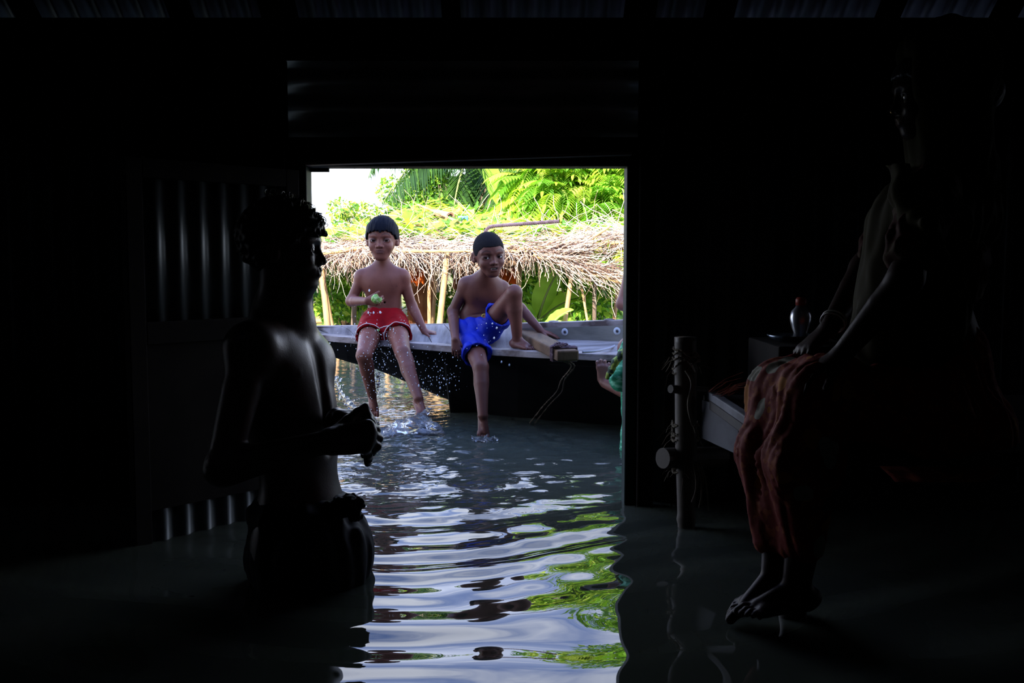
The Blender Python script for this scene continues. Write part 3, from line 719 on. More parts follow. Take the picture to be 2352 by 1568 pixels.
def face_cols(V, R, c, H, base_lip=(0.11, 0.045, 0.04), brow=(0.012, 0.009, 0.009), extra=(), teeth=0):
    """colour attribute rgba per vertex: alpha mixes it over the skin colour"""
    col = np.zeros((len(V), 4), np.float32)
    L = (V - c) @ R / H
    x, y, z = L.T; ay = np.abs(y)
    m = (x > 0.24) & (((ay/0.105)**2 + ((z + 0.255)/0.045)**2) < 1); col[m] = (*base_lip, 0.75)
    if teeth:
        m = (x > 0.20) & (x < 0.362) & (ay < 0.07) & (np.abs(z + 0.262) < 0.022); col[m] = (0.03, 0.012, 0.01, 0.9)
        m &= (z > -0.266); col[m] = (0.42, 0.38, 0.34, 0.9)
    bz = 0.112 + 0.035*np.sin((ay - 0.05)/0.19*np.pi) - 0.02*(ay > .2)*(ay-.2)/.05
    w = np.clip(1.3 - np.abs(z - bz)/0.016, 0, 1) * np.clip((ay - 0.045)/0.02, 0, 1) * np.clip((0.25 - ay)/0.03, 0, 1) * (x > 0.15)
    w *= 0.72; mm = w > 0.02; col[mm, :3] = brow; col[mm, 3] = np.maximum(col[mm, 3], w[mm])
    e = np.sqrt(((ay - 0.150)/0.085)**2 + ((z - 0.004)/0.044)**2); w = np.clip(1.55 - e*1.1, 0, 1) * 0.75 * (x > 0.15)
    mm = (w > 0.02) & (w > col[:, 3]); col[mm, :3] = (0.02, 0.011, 0.010); col[mm, 3] = w[mm]
    for p, rad, cc, al in extra:
        d = np.linalg.norm(V - np.array(p), axis=1); w = np.clip(1.6 - 1.6*d/rad, 0, 1) * al; mm = w > col[:, 3]; col[mm, :3] = cc; col[mm, 3] = w[mm]
    return col
def eyeball(parent, T, R, H, look=(1, 0, 0), M=None):
    for s in (1, -1):
        ctr = T((0.258, s*0.150, -0.006)); r = 0.086*H; look_ = np.array(look, float) / np.linalg.norm(look); RR = R @ frame(look_, (0, 0, 1))
        vs = []; fs = []; cs = []; n, m = 28, 22
        for i in range(m + 1):
            a = math.pi * i / m
            for j in range(n):
                b = 2*math.pi*j/n; p = np.array((math.cos(a), math.sin(a)*math.cos(b), math.sin(a)*math.sin(b)))
                vs.append(ctr + RR @ (p * r))
                cs.append((0.004, 0.003, 0.003, 1) if a < 0.26 else ((0.03, 0.012, 0.006, 1) if a < 0.56 else (0.3, 0.3, 0.3, 0)))
        for i in range(m):
            for j in range(n): fs.append((i*n+j, i*n+(j+1)%n, (i+1)*n+(j+1)%n, (i+1)*n+j))
        mesh_obj('eye', vs, fs, M_eye, parent, smooth=True, cols=cs)
def hair_field(c, R, H, thick=0.045, line=0.22, side=0.02, back=-0.22, fringe=0.0, amp=0.010, wl=(0.010, 0.03), dens=24, seed=3, stretch=0.3):
    """cap of hair over the skull: line = height of the hairline on the forehead (units of head height)"""
    F = Field(); T = lambda p: c + R @ (np.array(p, float) * H)
    F.ell(T((-0.065, 0, 0.145)), np.array((0.405 + thick, 0.325 + thick, 0.355 + thick))*H, R, 0.02*H)
    F.ell(T((-0.03, 0, 0.04)), np.array((0.35 + thick, 0.305 + thick, 0.27 + thick*.6))*H, R, 0.06*H)
    F.ell(T((0.10, 0, 0.17)), np.array((0.27 + thick, 0.265 + thick, 0.23 + thick))*H, R, 0.06*H)
    def facefn(X, Y, Z):
        dx, dy, dz = X - c[0], Y - c[1], Z - c[2]
        x = (dx*R[0,0] + dy*R[1,0] + dz*R[2,0]) / H; y = (dx*R[0,1] + dy*R[1,1] + dz*R[2,1]) / H; z = (dx*R[0,2] + dy*R[1,2] + dz*R[2,2]) / H
        ay = np.abs(y)
        # hairline: front part over the forehead, temples, around the ear, nape
        front = line - fringe*(0.030*np.sin(y*70) + 0.022*np.sin(y*31 + 1)) - 0.30*np.clip(ay - 0.20, 0, 1)*4*(1 - fringe*0.4)
        sidez = side + 0.0*x
        t = np.clip((x - 0.09) / 0.10, 0, 1); lowz = sidez*(1-t) + np.maximum(front, side - .02)*t
        tb = np.clip((-0.10 - x) / 0.14, 0, 1); lowz = lowz*(1-tb) + back*tb
        return (z - lowz) * H * 0.8
    e = 0.7*H
    F._op(facefn, c - e, c + e, 0.008*H + 0.002, -1)
    ns = sines(dens, wl[0], wl[1], seed, amp*H)
    def disp(x, y, z):
        dx, dy, dz = x - c[0], y - c[1], z - c[2]
        u = dx*R[0,0] + dy*R[1,0] + dz*R[2,0]; v = dx*R[0,1] + dy*R[1,1] + dz*R[2,1]; w = dx*R[0,2] + dy*R[1,2] + dz*R[2,2]
        return ns(u*stretch, v, w*stretch)
    F.disp = disp
    return F
# ------------------------------------------------------------------ the two boys on the boat
def limb(F, a, b, ra, rb, bulge=1.0, k=0.02, at=0.35):
    a, b = np.array(a, float), np.array(b, float); m = a + (b - a) * at; rm = (ra + (rb - ra) * at) * bulge
    F.cap(a, m, ra, rm, k=k); F.cap(m, b, rm, rb, k=.003)
def A3(v): return np.array(v, float)
def unit(v): v = A3(v); return v / np.linalg.norm(v)
def torso(F, pelvis, waist, chest, neckb, shL, shR, headc, s, side, hip_w=.075, waist_w=.088, chest_w=.105, dep=.70, belly=1.0, neck_r=.034, k=.05):
    """side = unit vector across the body; s scales widths"""
    pelvis, waist, chest, neckb, shL, shR, headc = map(A3, (pelvis, waist, chest, neckb, shL, shR, headc)); side = unit(side)
    def blob(c, up, w, d, h, kk=k):
        up = unit(up); R = frame(side, up); F.ell(c, (w*s, d*s, h*s), R, kk*s)
    up = unit(chest - waist)
    blob(pelvis, waist - pelvis, hip_w*1.25, hip_w*1.0, .085)
    blob(waist, chest - pelvis, waist_w, waist_w*dep*belly, .10)
    blob(chest, neckb - waist, chest_w, chest_w*dep, .125)
    top = chest + (neckb - chest)*.55
    fw = unit(np.cross(side, up))
    for sh in (shL, shR):
        F.cap(neckb - up*.025*s, sh, .026*s, .034*s, k=.05*s)                # collar / trapezius
        F.cap(chest + (sh - chest)*.55, sh, .050*s, .034*s, k=.04*s)
        F.ell(chest + (sh - chest)*.40 - up*.015*s, (.060*s, .058*s, .052*s), frame(side, up), k=.045*s)
    F.cap(neckb - up*.02*s, headc - unit(headc - neckb)*.05*s, neck_r*1.12*s, neck_r*s, k=.03*s)
    return up, fw
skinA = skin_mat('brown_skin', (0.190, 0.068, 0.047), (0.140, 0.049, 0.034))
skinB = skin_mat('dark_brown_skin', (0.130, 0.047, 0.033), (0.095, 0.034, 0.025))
M_hair = mat('black_hair', (0.004, 0.005, 0.009), 0.65, 0.05, 0, bump=(260, 0.5, (1, 1, 0.12)))
M_hair2 = mat('cropped_black_hair', (0.010, 0.009, 0.010), 0.9, 0.08, 0, bump=(420, 0.5, (1, 1, 1)))
M_nail = (0.30, 0.19, 0.16)

def shorts(parent, legs, pelvis, waist, upv, m, name='shorts', extra=.014, flare=.012, folds=.004, seed=4, topcut=None, hip=.105, sidev=(1,0,0), step=.0032):
    """legs: (hip, knee, t_hem, radius_at_hip, radius_at_hem)"""
    F = Field(); pelvis, waist = A3(pelvis), A3(waist); R = frame(unit(sidev), unit(upv))
    F.ell(pelvis, (hip + extra, hip*.84 + extra, .095), R, k=.04); F.ell(pelvis + (waist - pelvis)*.6, (hip*.88 + extra*.6, hip*.70 + extra*.5, .08), R, k=.04)
    for h, kn, t, r0, r1 in legs:
        h, kn = A3(h), A3(kn); e = h + (kn - h)*(t + .12); F.cap(h, e, r0 + extra, r1 + extra + flare, k=.035)
    for h, kn, t, r0, r1 in legs:
        h, kn = A3(h), A3(kn); q = h + (kn - h)*t; d = unit(kn - h)
        F.cut(q, d, k=.003, lo=q - .19, hi=q + .19)
    if topcut is None: F.cut(waist, upv, k=.003)
    else: F.cut(waist, upv, k=.003, lo=waist - A3((.2, .2, .03)), hi=waist + A3((topcut, .2, .12)))
    for h, kn, t, r0, r1 in legs:
        h, kn = A3(h), A3(kn); q = h + (kn - h)*t
        F.cap(h + (kn - h)*(t - .10), h + (kn - h)*(t + .25), r1 + extra*.2, r1 + extra*.45 + flare*.8, k=.004, sub=True)
    ns_ = sines(10, .05, .15, seed, 1.0); ns = lambda x, y, z: folds*1.5*(.6 - np.abs(ns_(x, y, z))); n2 = sines(6, .012, .03, seed + 9, folds*.15)
    F.disp = lambda x, y, z: ns(x, y, z*.6) + n2(x, y, z*.5)
    V, Fc = F.mesh(step); o = mesh_obj(name, V, Fc, m, parent, smooth=True)
    return o, F
def hem_ring(F, h, kn, t, n=72, r=.0022, start=.02):
    """thin piping that follows the hem of a trouser leg: march outwards until the cloth ends"""
    h, kn = A3(h), A3(kn); d = unit(kn - h); c = h + (kn - h)*t - d*.004; u = unit(np.cross(d, (0.3, 0.2, 1))); w = np.cross(d, u); pts = []
    for i in range(n):
        a = 2*math.pi*i/n; q = u*math.cos(a) + w*math.sin(a); rr = np.linspace(start, .16, 300); P_ = c + q*rr[:, None]
        v = F.ev(P_[:, 0], P_[:, 1], P_[:, 2])
        if F.disp is not None: v = v + F.disp(P_[:, 0], P_[:, 1], P_[:, 2])
        ins = np.where(v < 0)[0]
        if len(ins): pts.append((i, rr[ins[-1]]))
    R_ = np.interp(np.arange(n), [p[0] for p in pts], [p[1] for p in pts], period=n)
    R_ = (R_ + np.roll(R_, 1) + np.roll(R_, -1))/3
    return [c + (u*math.cos(2*math.pi*i/n) + w*math.sin(2*math.pi*i/n))*R_[i % n] for i in range(n + 1)]

# ---- boy in red shorts
def boy_red():
    root = empty('person', PZ(882, 772, .45), 'boy in red shorts sitting on the boat, short black fringe, holding a green fruit', 'person')
    F = Field(); H = .243
    pelvis, waist, chest, neckb = P(883, 738, 5.70), P(884, 700, 5.70), P(879, 652, 5.68), P(879, 612, 5.68)
    shL, shR = P(832, 636, 5.67), P(924, 636, 5.67); hc = P(877.5, 550, 5.63)
    up, fw = torso(F, pelvis, waist, chest, neckb, shL, shR, hc, 1.05, (1, 0, 0), waist_w=.088, chest_w=.098, hip_w=.074, dep=.72)
    R, c, T = head(F, hc, (-0.03, -1, -0.06), (0.0, -0.03, 1), H, lids=1.35, cheek=1.12)
    # arms
    el, wr = P(806, 691, 5.66), P(843, 691, 5.50)
    limb(F, shL, el, .034, .027, 1.0); limb(F, el, wr, .029, .019, 1.08, k=.015, at=.25)
    hand(F, wr, (.95, -.28, -.06), (-.25, -.93, -.32), 1, .122, (1.7, 1.8, 1.85, 1.95), thumb=(.25, .75), k=.003, spread=.02)
    el2, wr2 = P(946, 702, 5.70), P(975, 761, 5.62)
    limb(F, shR, el2, .036, .027, 1.0); limb(F, el2, wr2, .029, .019, 1.08, k=.015, at=.25)
    hand(F, wr2, (1, -.22, -.16), (.12, -.2, 1), -1, .118, (.25, .2, .25, .3), thumb=(.5, .15), spread=.22, k=.003)
    # legs
    hl, kl, al = P(856, 746, 5.66), P(836, 816, 5.33), P(854, 905, 5.47)
    hr, kr, ar = P(908, 746, 5.66), P(925, 810, 5.32), P(961, 914, 5.14)
    for h_, k_, a_ in ((hl, kl, al), (hr, kr, ar)):
        limb(F, h_, k_, .070, .042, 1.0, k=.03)
        F.cap(k_, A3(k_) + (A3(a_) - A3(k_))*.35, .041, .038, k=.012); F.cap(A3(k_) + (A3(a_) - A3(k_))*.35, a_, .038, .025, k=.003)
        back = A3(k_) + (A3(a_) - A3(k_))*.3 + A3((0, .018, 0)); F.ell(back, (.034, .030, .075), frame((1,0,0), A3(k_) - A3(a_)), k=.02)
    foot(F, al, (.10, -.42, -.90), (0, -.9, .42), 1, .165)
    foot(F, ar, (.30, -.78, -.42), (.05, -.45, .9), 1, .165)
    # navel, nipples, collar bones
    fwd = A3((0, -1, 0)); nv = A3(P(884, 697, 5.60))
    F.ell(A3(P(884, 694, 5.635)), (.006, .012, .007), k=.008, sub=True)
    V, Fc = F.mesh(.0042, [(c - .14, c + .14, .0023), (A3(wr) - .05, A3(wr) + .14, .0024), (A3(wr2) - .05, A3(wr2) + .15, .0026), (A3(ar) - .1, A3(ar) + .13, .0028)])
    nip = [(_hit(F, P(849, 657, 5.45)), .0075, (.06, .025, .022), .55), (_hit(F, P(911, 657, 5.45)), .0075, (.06, .025, .022), .45)]
    mesh_obj('body', V, Fc, skinA, root, smooth=True, cols=face_cols(V, R, c, H, extra=nip))
    eyeball(root, T, R, H, look=(1, .02, -.05))
    hf = hair_field(c, R, H, thick=.058, line=.205, side=-.0, back=-.17, fringe=.7, amp=.006, wl=(.010, .035), stretch=.25)
    V, Fc = hf.mesh(.0026); mesh_obj('hair', V, Fc, M_hair, root, smooth=True)
    M_red = mat('red_cloth', (0.26, 0.002, 0.006), 0.8, 0.12, 0, noise=((0.17, 0.001, 0.004), 9, (1,1,1), 0.4, 0.7))
    legs = [(hl, kl, .40, .064, .058), (hr, kr, .40, .064, .058)]
    so, SF = shorts(root, legs, pelvis, A3(P(884, 703, 5.70)), (0, -.10, 1), M_red, extra=.013, flare=.008, folds=.0028, seed=4, hip=.098)
    M_trim = mat('white_trim', (0.55, 0.50, 0.46), 0.8, 0.2)
    for h_, k_, t, _, _ in legs:
        MB().tube(hem_ring(SF, h_, k_, t), .0028, 6, caps=False).build('white_hem', M_trim, so, smooth=True)
    M_star = mat('pale_patch', (0.20, 0.42, 0.10), 0.8)
    q = A3(_hit(SF, P(869, 757, 5.3))); MB().lathe(q, [(0, .004), (.007, .003), (.009, 0), (0, -.002)], 10, Matrix.Rotation(1.2, 3, 'X')).build('green_mark', M_star, so)
    # the fruit in his hand
    Fg = Field(); g = A3(P(865, 686, 5.478)); Fg.ell(g, (.029, .024, .027), k=.01); Fg.ell(g + A3((.016, -.004, .018)), (.016, .02, .014), k=.006, sub=True); ns = sines(8, .008, .02, 5, .0012); Fg.disp = ns
    V, Fc = Fg.mesh(.0018); tag(mesh_obj('green_fruit', V, Fc, mat('green_fruit_skin', (0.16, 0.34, 0.06), 0.5, 0.4, 0, noise=((0.42, 0.52, 0.22), 60, (1,1,1), 0.5, 0.62)), smooth=True), 'half eaten green fruit in the hand of the boy in red shorts', 'fruit')
def _hit(F, p, eye=None):
    """first point of the field on the line of sight through p"""
    e = A3((0, 0, CAM_H)); d = unit(A3(p) - e); t = np.linalg.norm(A3(p) - e) - .5; ts = np.linspace(t, t + 1.2, 1200); Q = e + d*ts[:, None]
    v = F.ev(Q[:, 0], Q[:, 1], Q[:, 2]) + (F.disp(Q[:, 0], Q[:, 1], Q[:, 2]) if F.disp is not None else 0); i = np.where(v < 0)[0]
    return Q[i[0]] if len(i) else A3(p)
boy_red()

# ---- boy in blue shorts
def boy_blue():
    root = empty('person', PZ(1095, 790, .43), 'boy in blue shorts sitting on the boat with one knee drawn up', 'person')
    F = Field(); H = .232
    pelvis, waist, chest, neckb = P(1092, 764, 5.40), P(1091, 726, 5.42), P(1112, 672, 5.38), P(1117, 632, 5.34)
    shL, shR = P(1071, 654, 5.36), P(1153, 663, 5.40); hc = P(1124, 585.5, 5.24)
    side = (1, .12, -.06)
    torso(F, pelvis, waist, chest, neckb, shL, shR, hc, 1.0, side, waist_w=.086, chest_w=.092, hip_w=.072, dep=.74)
    R, c, T = head(F, hc, (0.27, -0.95, -0.13), (-0.07, -0.10, 1), H, mouth=1.0, lids=1.0, cheek=1.2)
    el, wr = P(1040, 716, 5.40), P(1046, 779, 5.20)
    limb(F, shL, el, .035, .028, 1.0); limb(F, el, wr, .030, .020, 1.08, k=.015, at=.25)
    hand(F, wr, (.08, -.25, -.95), (0, -.95, .25), 1, .112, (1.0, 1.0, 1.05, 1.1), thumb=(.2, .5), k=.003)
    el2, wr2 = P(1196, 708, 5.50), P(1243, 760, 5.42)
    limb(F, shR, el2, .034, .027, 1.0); limb(F, el2, wr2, .028, .019, 1.08, k=.015, at=.25)
    hand(F, wr2, (1, -.12, -.30), (.3, -.2, 1), -1, .112, (.2, .2, .25, .35), thumb=(.45, .15), spread=.2, k=.003)
    hl, kl, al = P(1078, 766, 5.38), P(1104, 843, 5.09), P(1109, 953, 4.99)
    hr, kr, ar = P(1118, 758, 5.38), P(1181, 672, 5.14), P(1188, 777, 5.20)
    for h_, k_, a_, bk in ((hl, kl, al, (0, .015, 0)), (hr, kr, ar, (-.012, .012, 0))):
        limb(F, h_, k_, .066, .041, 1.0, k=.03)
        F.cap(k_, A3(k_) + (A3(a_) - A3(k_))*.35, .040, .037, k=.012); F.cap(A3(k_) + (A3(a_) - A3(k_))*.35, a_, .037, .025, k=.003)
        F.ell(A3(k_) + (A3(a_) - A3(k_))*.32 + A3(bk), (.033, .030, .075), frame((1,0,0), A3(k_) - A3(a_)), k=.02)
    foot(F, al, (.04, -.60, -.80), (0, -.80, .60), 1, .172)
    fa = A3(ar); fa[2] = .43 + .052
    foot(F, fa, (.76, -.65, -.05), (0, 0, 1), 1, .170)
    F.ell(A3(P(1094, 722, 5.345)), (.09, .006, .002), frame((1, 0, .12), (0, 0, 1)), k=.008, sub=True)      # belly crease
    V, Fc = F.mesh(.0042, [(c - .14, c + .14, .0023), (A3(wr) - .08, A3(wr) + .05, .0025), (A3(al) - (.06,.14,.12), A3(al) + .04, .0026), (A3(wr2) - .04, A3(wr2) + .14, .0028)])
    nip = [(_hit(F, P(1096, 686, 5.2)), .0075, (.03, .013, .012), .5)]
    mesh_obj('body', V, Fc, skinB, root, smooth=True, cols=face_cols(V, R, c, H, base_lip=(.085, .032, .03), extra=nip, teeth=1))
    eyeball(root, T, R, H, look=(1, -.30, .02))
    hf = hair_field(c, R, H, thick=.018, line=.225, side=.0, back=-.16, fringe=0, amp=.0015, wl=(.004, .012), stretch=1)
    V, Fc = hf.mesh(.0026); mesh_obj('hair', V, Fc, M_hair2, root, smooth=True)
    M_blue = mat('blue_cloth', (0.004, 0.020, 0.36), 0.6, 0.2, 0, noise=((0.002, 0.011, 0.22), 8, (1,1,1), 0.4, 0.7))
    legs = [(hl, kl, .66, .068, .056), (hr, kr, .44, .066, .056)]
    so, SF = shorts(root, legs, pelvis, A3(P(1091, 725, 5.40)), (-.16, -.10, 1), M_blue, extra=.013, flare=.006, folds=.0042, seed=6, hip=.098, sidev=side, topcut=.045)
    # waistband and yellow draw string
    q = _hit(SF, P(1115, 728, 5.2)); M_str = mat('yellow_string', (0.55, 0.50, 0.05), 0.7)
    q = A3(q) + A3((0, -.006, 0)); pts = [q + A3((.014*math.cos(a) - .004, -.003, .010*math.sin(a) + .006)) for a in np.linspace(0, 5.2, 16)] + [q + A3((.022, -.004, -.004)), q + A3((.03, -.002, .0))]
    MB().tube(pts, .0028, 6).build('draw_string', M_str, so, smooth=True)
    q2 = np.array([A3(pts[-1]), A3(pts[-1]) + A3((.02, 0, .002)), A3(pts[-1]) + A3((.045, .004, .008))]); MB().tube(q2, .0022, 6).build('draw_string', M_str, so, smooth=True)
boy_blue()
# ------------------------------------------------------------------ young man standing in the water at the left
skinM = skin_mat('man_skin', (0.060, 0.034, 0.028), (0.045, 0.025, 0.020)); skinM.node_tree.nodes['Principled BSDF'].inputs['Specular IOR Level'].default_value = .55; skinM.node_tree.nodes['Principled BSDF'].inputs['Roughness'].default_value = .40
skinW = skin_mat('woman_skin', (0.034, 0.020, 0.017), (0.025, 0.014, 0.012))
M_lungi = mat('dark_lungi_cloth', (0.012, 0.011, 0.014), 0.75, 0.3, 0, noise=((0.02, 0.018, 0.024), 7, (1,1,1), 0.4, 0.65))
M_curl = mat('curly_black_hair', (0.008, 0.008, 0.009), 0.5, 0.4)
def man():
    Y0 = 2.72
    root = empty('person', (P(700, 1300, Y0).x, Y0, -.8), 'bare chested man in dark lungi standing in the water in profile, hands clasped', 'person')
    F = Field(); H = .243
    hc = A3(P(655, 571, 2.72)); fwd = (1, .05, -.03)
    side = unit((-.42, 1, 0))           # across the shoulders: chest turned a little to the camera
    sd = side; fw = unit(np.cross(A3((0, 0, 1)), -sd)) ; fw = unit((1, .42, 0)) ; fw = unit((.92, -.32, 0))
    sd = unit((.32, .92, 0))            # pointing to the far shoulder
    neck = A3(P(648, 728, 2.75)); chest = A3(P(655, 870, 2.74)); belly = A3(P(684, 1040, 2.74)); pel = A3(P(692, 1190, 2.74))
    shN = A3(P(597, 798, 2.74)) - sd*.13; shF = A3(P(628, 790, 2.74)) + sd*.16
    shN = A3(P(578, 800, 2.58)); shF = A3(P(676, 782, 2.88))
    up = unit(chest - belly)
    def blob(c, upv, w, d, h, k=.06): F.ell(c, (w, d, h), frame(sd, unit(upv)), k=k)
    # sd axis = width; frame y axis = depth
    blob(pel, (0, 0, 1), .155, .115, .13); blob(pel - A3((0, 0, .12)), (0, 0, 1), .16, .12, .14)
    blob(belly, pel - belly, .135, .098, .15, .07); blob(belly + (chest - belly)*.5, up, .140, .098, .13, .07)
    blob(chest, up, .160, .110, .17, .06)
    for sh, q in ((shN, -1), (shF, 1)):
        pec = chest + up*.045 + sd*q*.070 + fw*.060; F.ell(pec, (.078, .045, .065), frame(sd, up), k=.035)
        F.cap(neck - up*.05, sh, .042, .056, k=.06); F.cap(chest + up*.05 + sd*q*.07, sh, .075, .054, k=.05); F.ell(sh, .058, k=.04)
        F.cap(neck + A3((-.02, 0, .02)), sh*.6 + neck*.4, .04, .035, k=.06)
        F.cap(neck - up*.030 + fw*.052 + sd*q*.02, sh + up*.01 + fw*.035, .010, .011, k=.022)        # collar bone
    nz = -.004
    F.cap(neck - up*.03, hc - A3((.012, 0, .075)), .060, .057, k=.05)
    R, c, T = head(F, hc, fwd, (-.02, 0, 1), H, adult=1.0, lids=.7, nose=.95)
    F.cap(T((.10, 0, -.42)), neck + fw*.03, .035, .05, k=.05)
    # near arm (his right) and far arm, hands joined in front
    elN, wrN = A3(P(512, 1075, 2.46)), A3(P(752, 1014, 2.52)); elF, wrF = A3(P(650, 1000, 3.02)), A3(P(772, 962, 2.68))
    limb(F, shN, elN, .052, .040, 1.06, k=.03); limb(F, elN, wrN, .043, .029, 1.06, k=.02, at=.25)
    limb(F, shF, elF, .050, .040, 1.06, k=.03); limb(F, elF, wrF, .043, .029, 1.06, k=.02, at=.25)
    F.cap(elN, elN + (wrN - elN)*.1, .040, k=.02)
    hand(F, wrN, (.98, .16, .10), (-.05, -.72, .65), 1, .215, (2.6, 2.8, 2.7, (1.35, .25, .1)), thumb=(.50, .15), k=.005, tk=1.15)
    hand(F, wrF, (.95, -.30, -.05), (.15, .65, .75), -1, .205, (1.9, 2.1, 2.2, 2.3), thumb=(.0, .6), k=.005, tk=1.15)
    nipF = fw
    for q in (-1, 1):
        pc = chest + up*.028 + sd*q*.088 + fw*.098; F.ell(pc, (.008, .008, .008), k=.008)
    # breast bone furrow and ribs
    F.cap(chest + up*.10 + fw*.125, belly + up*.02 + fw*.108, .010, k=.03, sub=True)
    # legs under the lungi
    for q in (-1, 1):
        h = pel + sd*q*.08 - A3((0, 0, .06)); kn = h + A3((.03, 0, -.40)); an = A3((h[0] - .02, h[1], -.72)); limb(F, h, kn, .085, .058, k=.04); limb(F, kn, an, .055, .036, 1.1, k=.03)
        foot(F, an + A3((0, 0, .0)), (1, -.2, 0), (0, 0, 1), -q, .25)
    V, Fc = F.mesh(.0075, [(hc - .17, hc + .19, .0036), (A3(wrN) - (.02, .12, .12), A3(wrN) + (.24, .25, .12), .0034)])
    col = face_cols(V, R, c, H, base_lip=(.035, .016, .016), brow=(.006, .005, .005))
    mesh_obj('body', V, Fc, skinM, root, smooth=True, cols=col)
    eyeball(root, T, R, H, look=(1, .0, 0))
    hf = hair_field(c, R, H, thick=.075, line=.185, side=.02, back=-.26, fringe=.6, amp=.020, wl=(.014, .05), dens=30, stretch=1)
    V, Fc = hf.mesh(.0034); ho = mesh_obj('hair', V, Fc, M_curl, root, smooth=True)
    b = MB(); r = np.random.default_rng(5)      # loose curls over the brow and crown
    for i in range(170):
        a = r.uniform(-1.1, 1.9); s_ = r.uniform(-.30, .30); e = r.uniform(.42, .50)
        p = A3((-.065 + .47*math.cos(a), s_, .145 + .42*math.sin(a)))
        if p[2] < .20: continue
        q0 = T(p); d = unit(q0 - T((-.06, 0, .1))); u = unit(np.cross(d, r.normal(size=3))); w = np.cross(d, u); rr = r.uniform(.005, .011)
        pts = [q0 + d*(.004 + rr*math.sin(t)) + u*rr*(1 - math.cos(t)) + w*.004*t for t in np.linspace(0, r.uniform(2.5, 5.0), 8)]
        b.tube(pts, [.0011]*8, 4)
    b.build('loose_curls', M_curl, ho)
    # lungi: a wrapped cloth with folds, knotted at the waist
    L = Field()
    w0 = A3(P(688, 1158, 2.74))
    L.ell(w0 - A3((0, 0, .01)), (.165, .128, .06), frame(sd, (0, 0, 1)), k=.03)
    L.ell(w0 + A3((.035, -.01, -.13)), (.185, .155, .15), frame(sd, (0, 0, 1)), k=.05)
    L.cap(w0 + A3((.028, -.01, -.15)), w0 + A3((.03, -.01, -.75)), .165, .15, k=.05, flat=(fw, .95))
    L.cut(w0 + A3((0, 0, .035)), (0.05, 0, 1), k=.004)
    kn = A3(P(806, 1160, 2.66)); nsk = sines(8, .012, .03, 3, .004)
    fo = sines(10, .03, .08, 22, .0045)
    L.disp = lambda x, y, z: fo(x, y, z*.18)
    V, Fc = L.mesh(.0065); lo = mesh_obj('lungi', V, Fc, M_lungi, root, smooth=True)
    K = Field(); K.ell(kn, (.026, .035, .024), k=.01); K.cap(kn - A3((.12, -.01, .028)), kn, .02, .026, k=.02); K.cap(kn, kn + A3((.022, -.01, .008)), .017, .016, k=.008)
    K.cap(kn, kn + A3((.012, .0, -.028)), .018, .018, k=.008); K.cap(kn + A3((.0, -.015, .012)), kn + A3((.02, -.02, .022)), .010, .008, k=.005)
    K.cap(kn - A3((.02, 0, 0)), kn + A3((-.05, -.02, -.05)), .016, .022, k=.01)
    K.disp = lambda x, y, z: nsk(x, y, z)
    V, Fc = K.mesh(.003); mesh_obj('knot', V, Fc, M_lungi, lo, smooth=True)
man()

# ------------------------------------------------------------------ woman seated on the platform bed at the right
M_sari = None; skinW.node_tree.nodes['Principled BSDF'].inputs['Specular IOR Level'].default_value = .08
def sari_mat():
    m = bpy.data.materials.new('printed_red_cloth'); m.use_nodes = True; nt = m.node_tree; N = nt.nodes; L = nt.links
    b = N['Principled BSDF']; b.inputs['Roughness'].default_value = 0.8; b.inputs['Specular IOR Level'].default_value = 0.2
    tc = N.new('ShaderNodeTexCoord')
    def vor(scale, off):
        mp = N.new('ShaderNodeMapping'); mp.inputs['Location'].default_value = off; mp.inputs['Scale'].default_value = (1, 1, .8); L.new(tc.outputs['Object'], mp.inputs[0])
        wn = N.new('ShaderNodeTexNoise'); wn.inputs['Scale'].default_value = 9; L.new(mp.outputs[0], wn.inputs['Vector'])
        ad = N.new('ShaderNodeMix'); ad.data_type = 'VECTOR'; ad.inputs['Factor'].default_value = .08; L.new(mp.outputs[0], ad.inputs['A']); L.new(wn.outputs['Color'], ad.inputs['B'])
        v = N.new('ShaderNodeTexVoronoi'); v.inputs['Scale'].default_value = scale; L.new(ad.outputs['Result'], v.inputs['Vector']); return v
    def lt(sock, t):
        q = N.new('ShaderNodeMath'); q.operation = 'LESS_THAN'; L.new(sock, q.inputs[0]); q.inputs[1].default_value = t; return q.outputs[0]
    def mix(f, a, bb):
        x = N.new('ShaderNodeMix'); x.data_type = 'RGBA'; L.new(f, x.inputs['Factor'])
        if isinstance(a, tuple): x.inputs['A'].default_value = (*a, 1)
        else: L.new(a, x.inputs['A'])
        x.inputs['B'].default_value = (*bb, 1); return x.outputs['Result']
    n = N.new('ShaderNodeTexNoise'); n.inputs['Scale'].default_value = 38; n.inputs['Detail'].default_value = 3; L.new(tc.outputs['Object'], n.inputs['Vector'])
    c = mix(lt(n.outputs[0], .44), (.18, .011, .006), (.27, .050, .010))
    c = mix(lt(vor(11.0, (.3, .1, .2)).outputs['Distance'], .20), c, (.40, .13, .010))
    c = mix(lt(vor(9.0, (1.7, .9, .6)).outputs['Distance'], .22), c, (.26, .25, .20))
    L.new(c, b.inputs['Base Color']); return m
M_sari = sari_mat()
M_drape = mat('olive_drape_cloth', (0.035, 0.03, 0.010), 0.8, 0.1, 0, noise=((0.022, 0.018, 0.006), 6, (1,1,1), 0.4, 0.65))
M_blouse = mat('pale_printed_blouse', (0.04, 0.008, 0.006), 0.8, 0.1, 0, noise=((0.08, 0.055, 0.035), 14, (1,1,1), 0.50, 0.56))
M_gold = mat('gold_metal', (0.8, 0.55, 0.2), 0.2, 0.5, 1.0); M_bangle = mat('white_bangle', (0.6, 0.6, 0.6), 0.2, 0.5, 0.0)
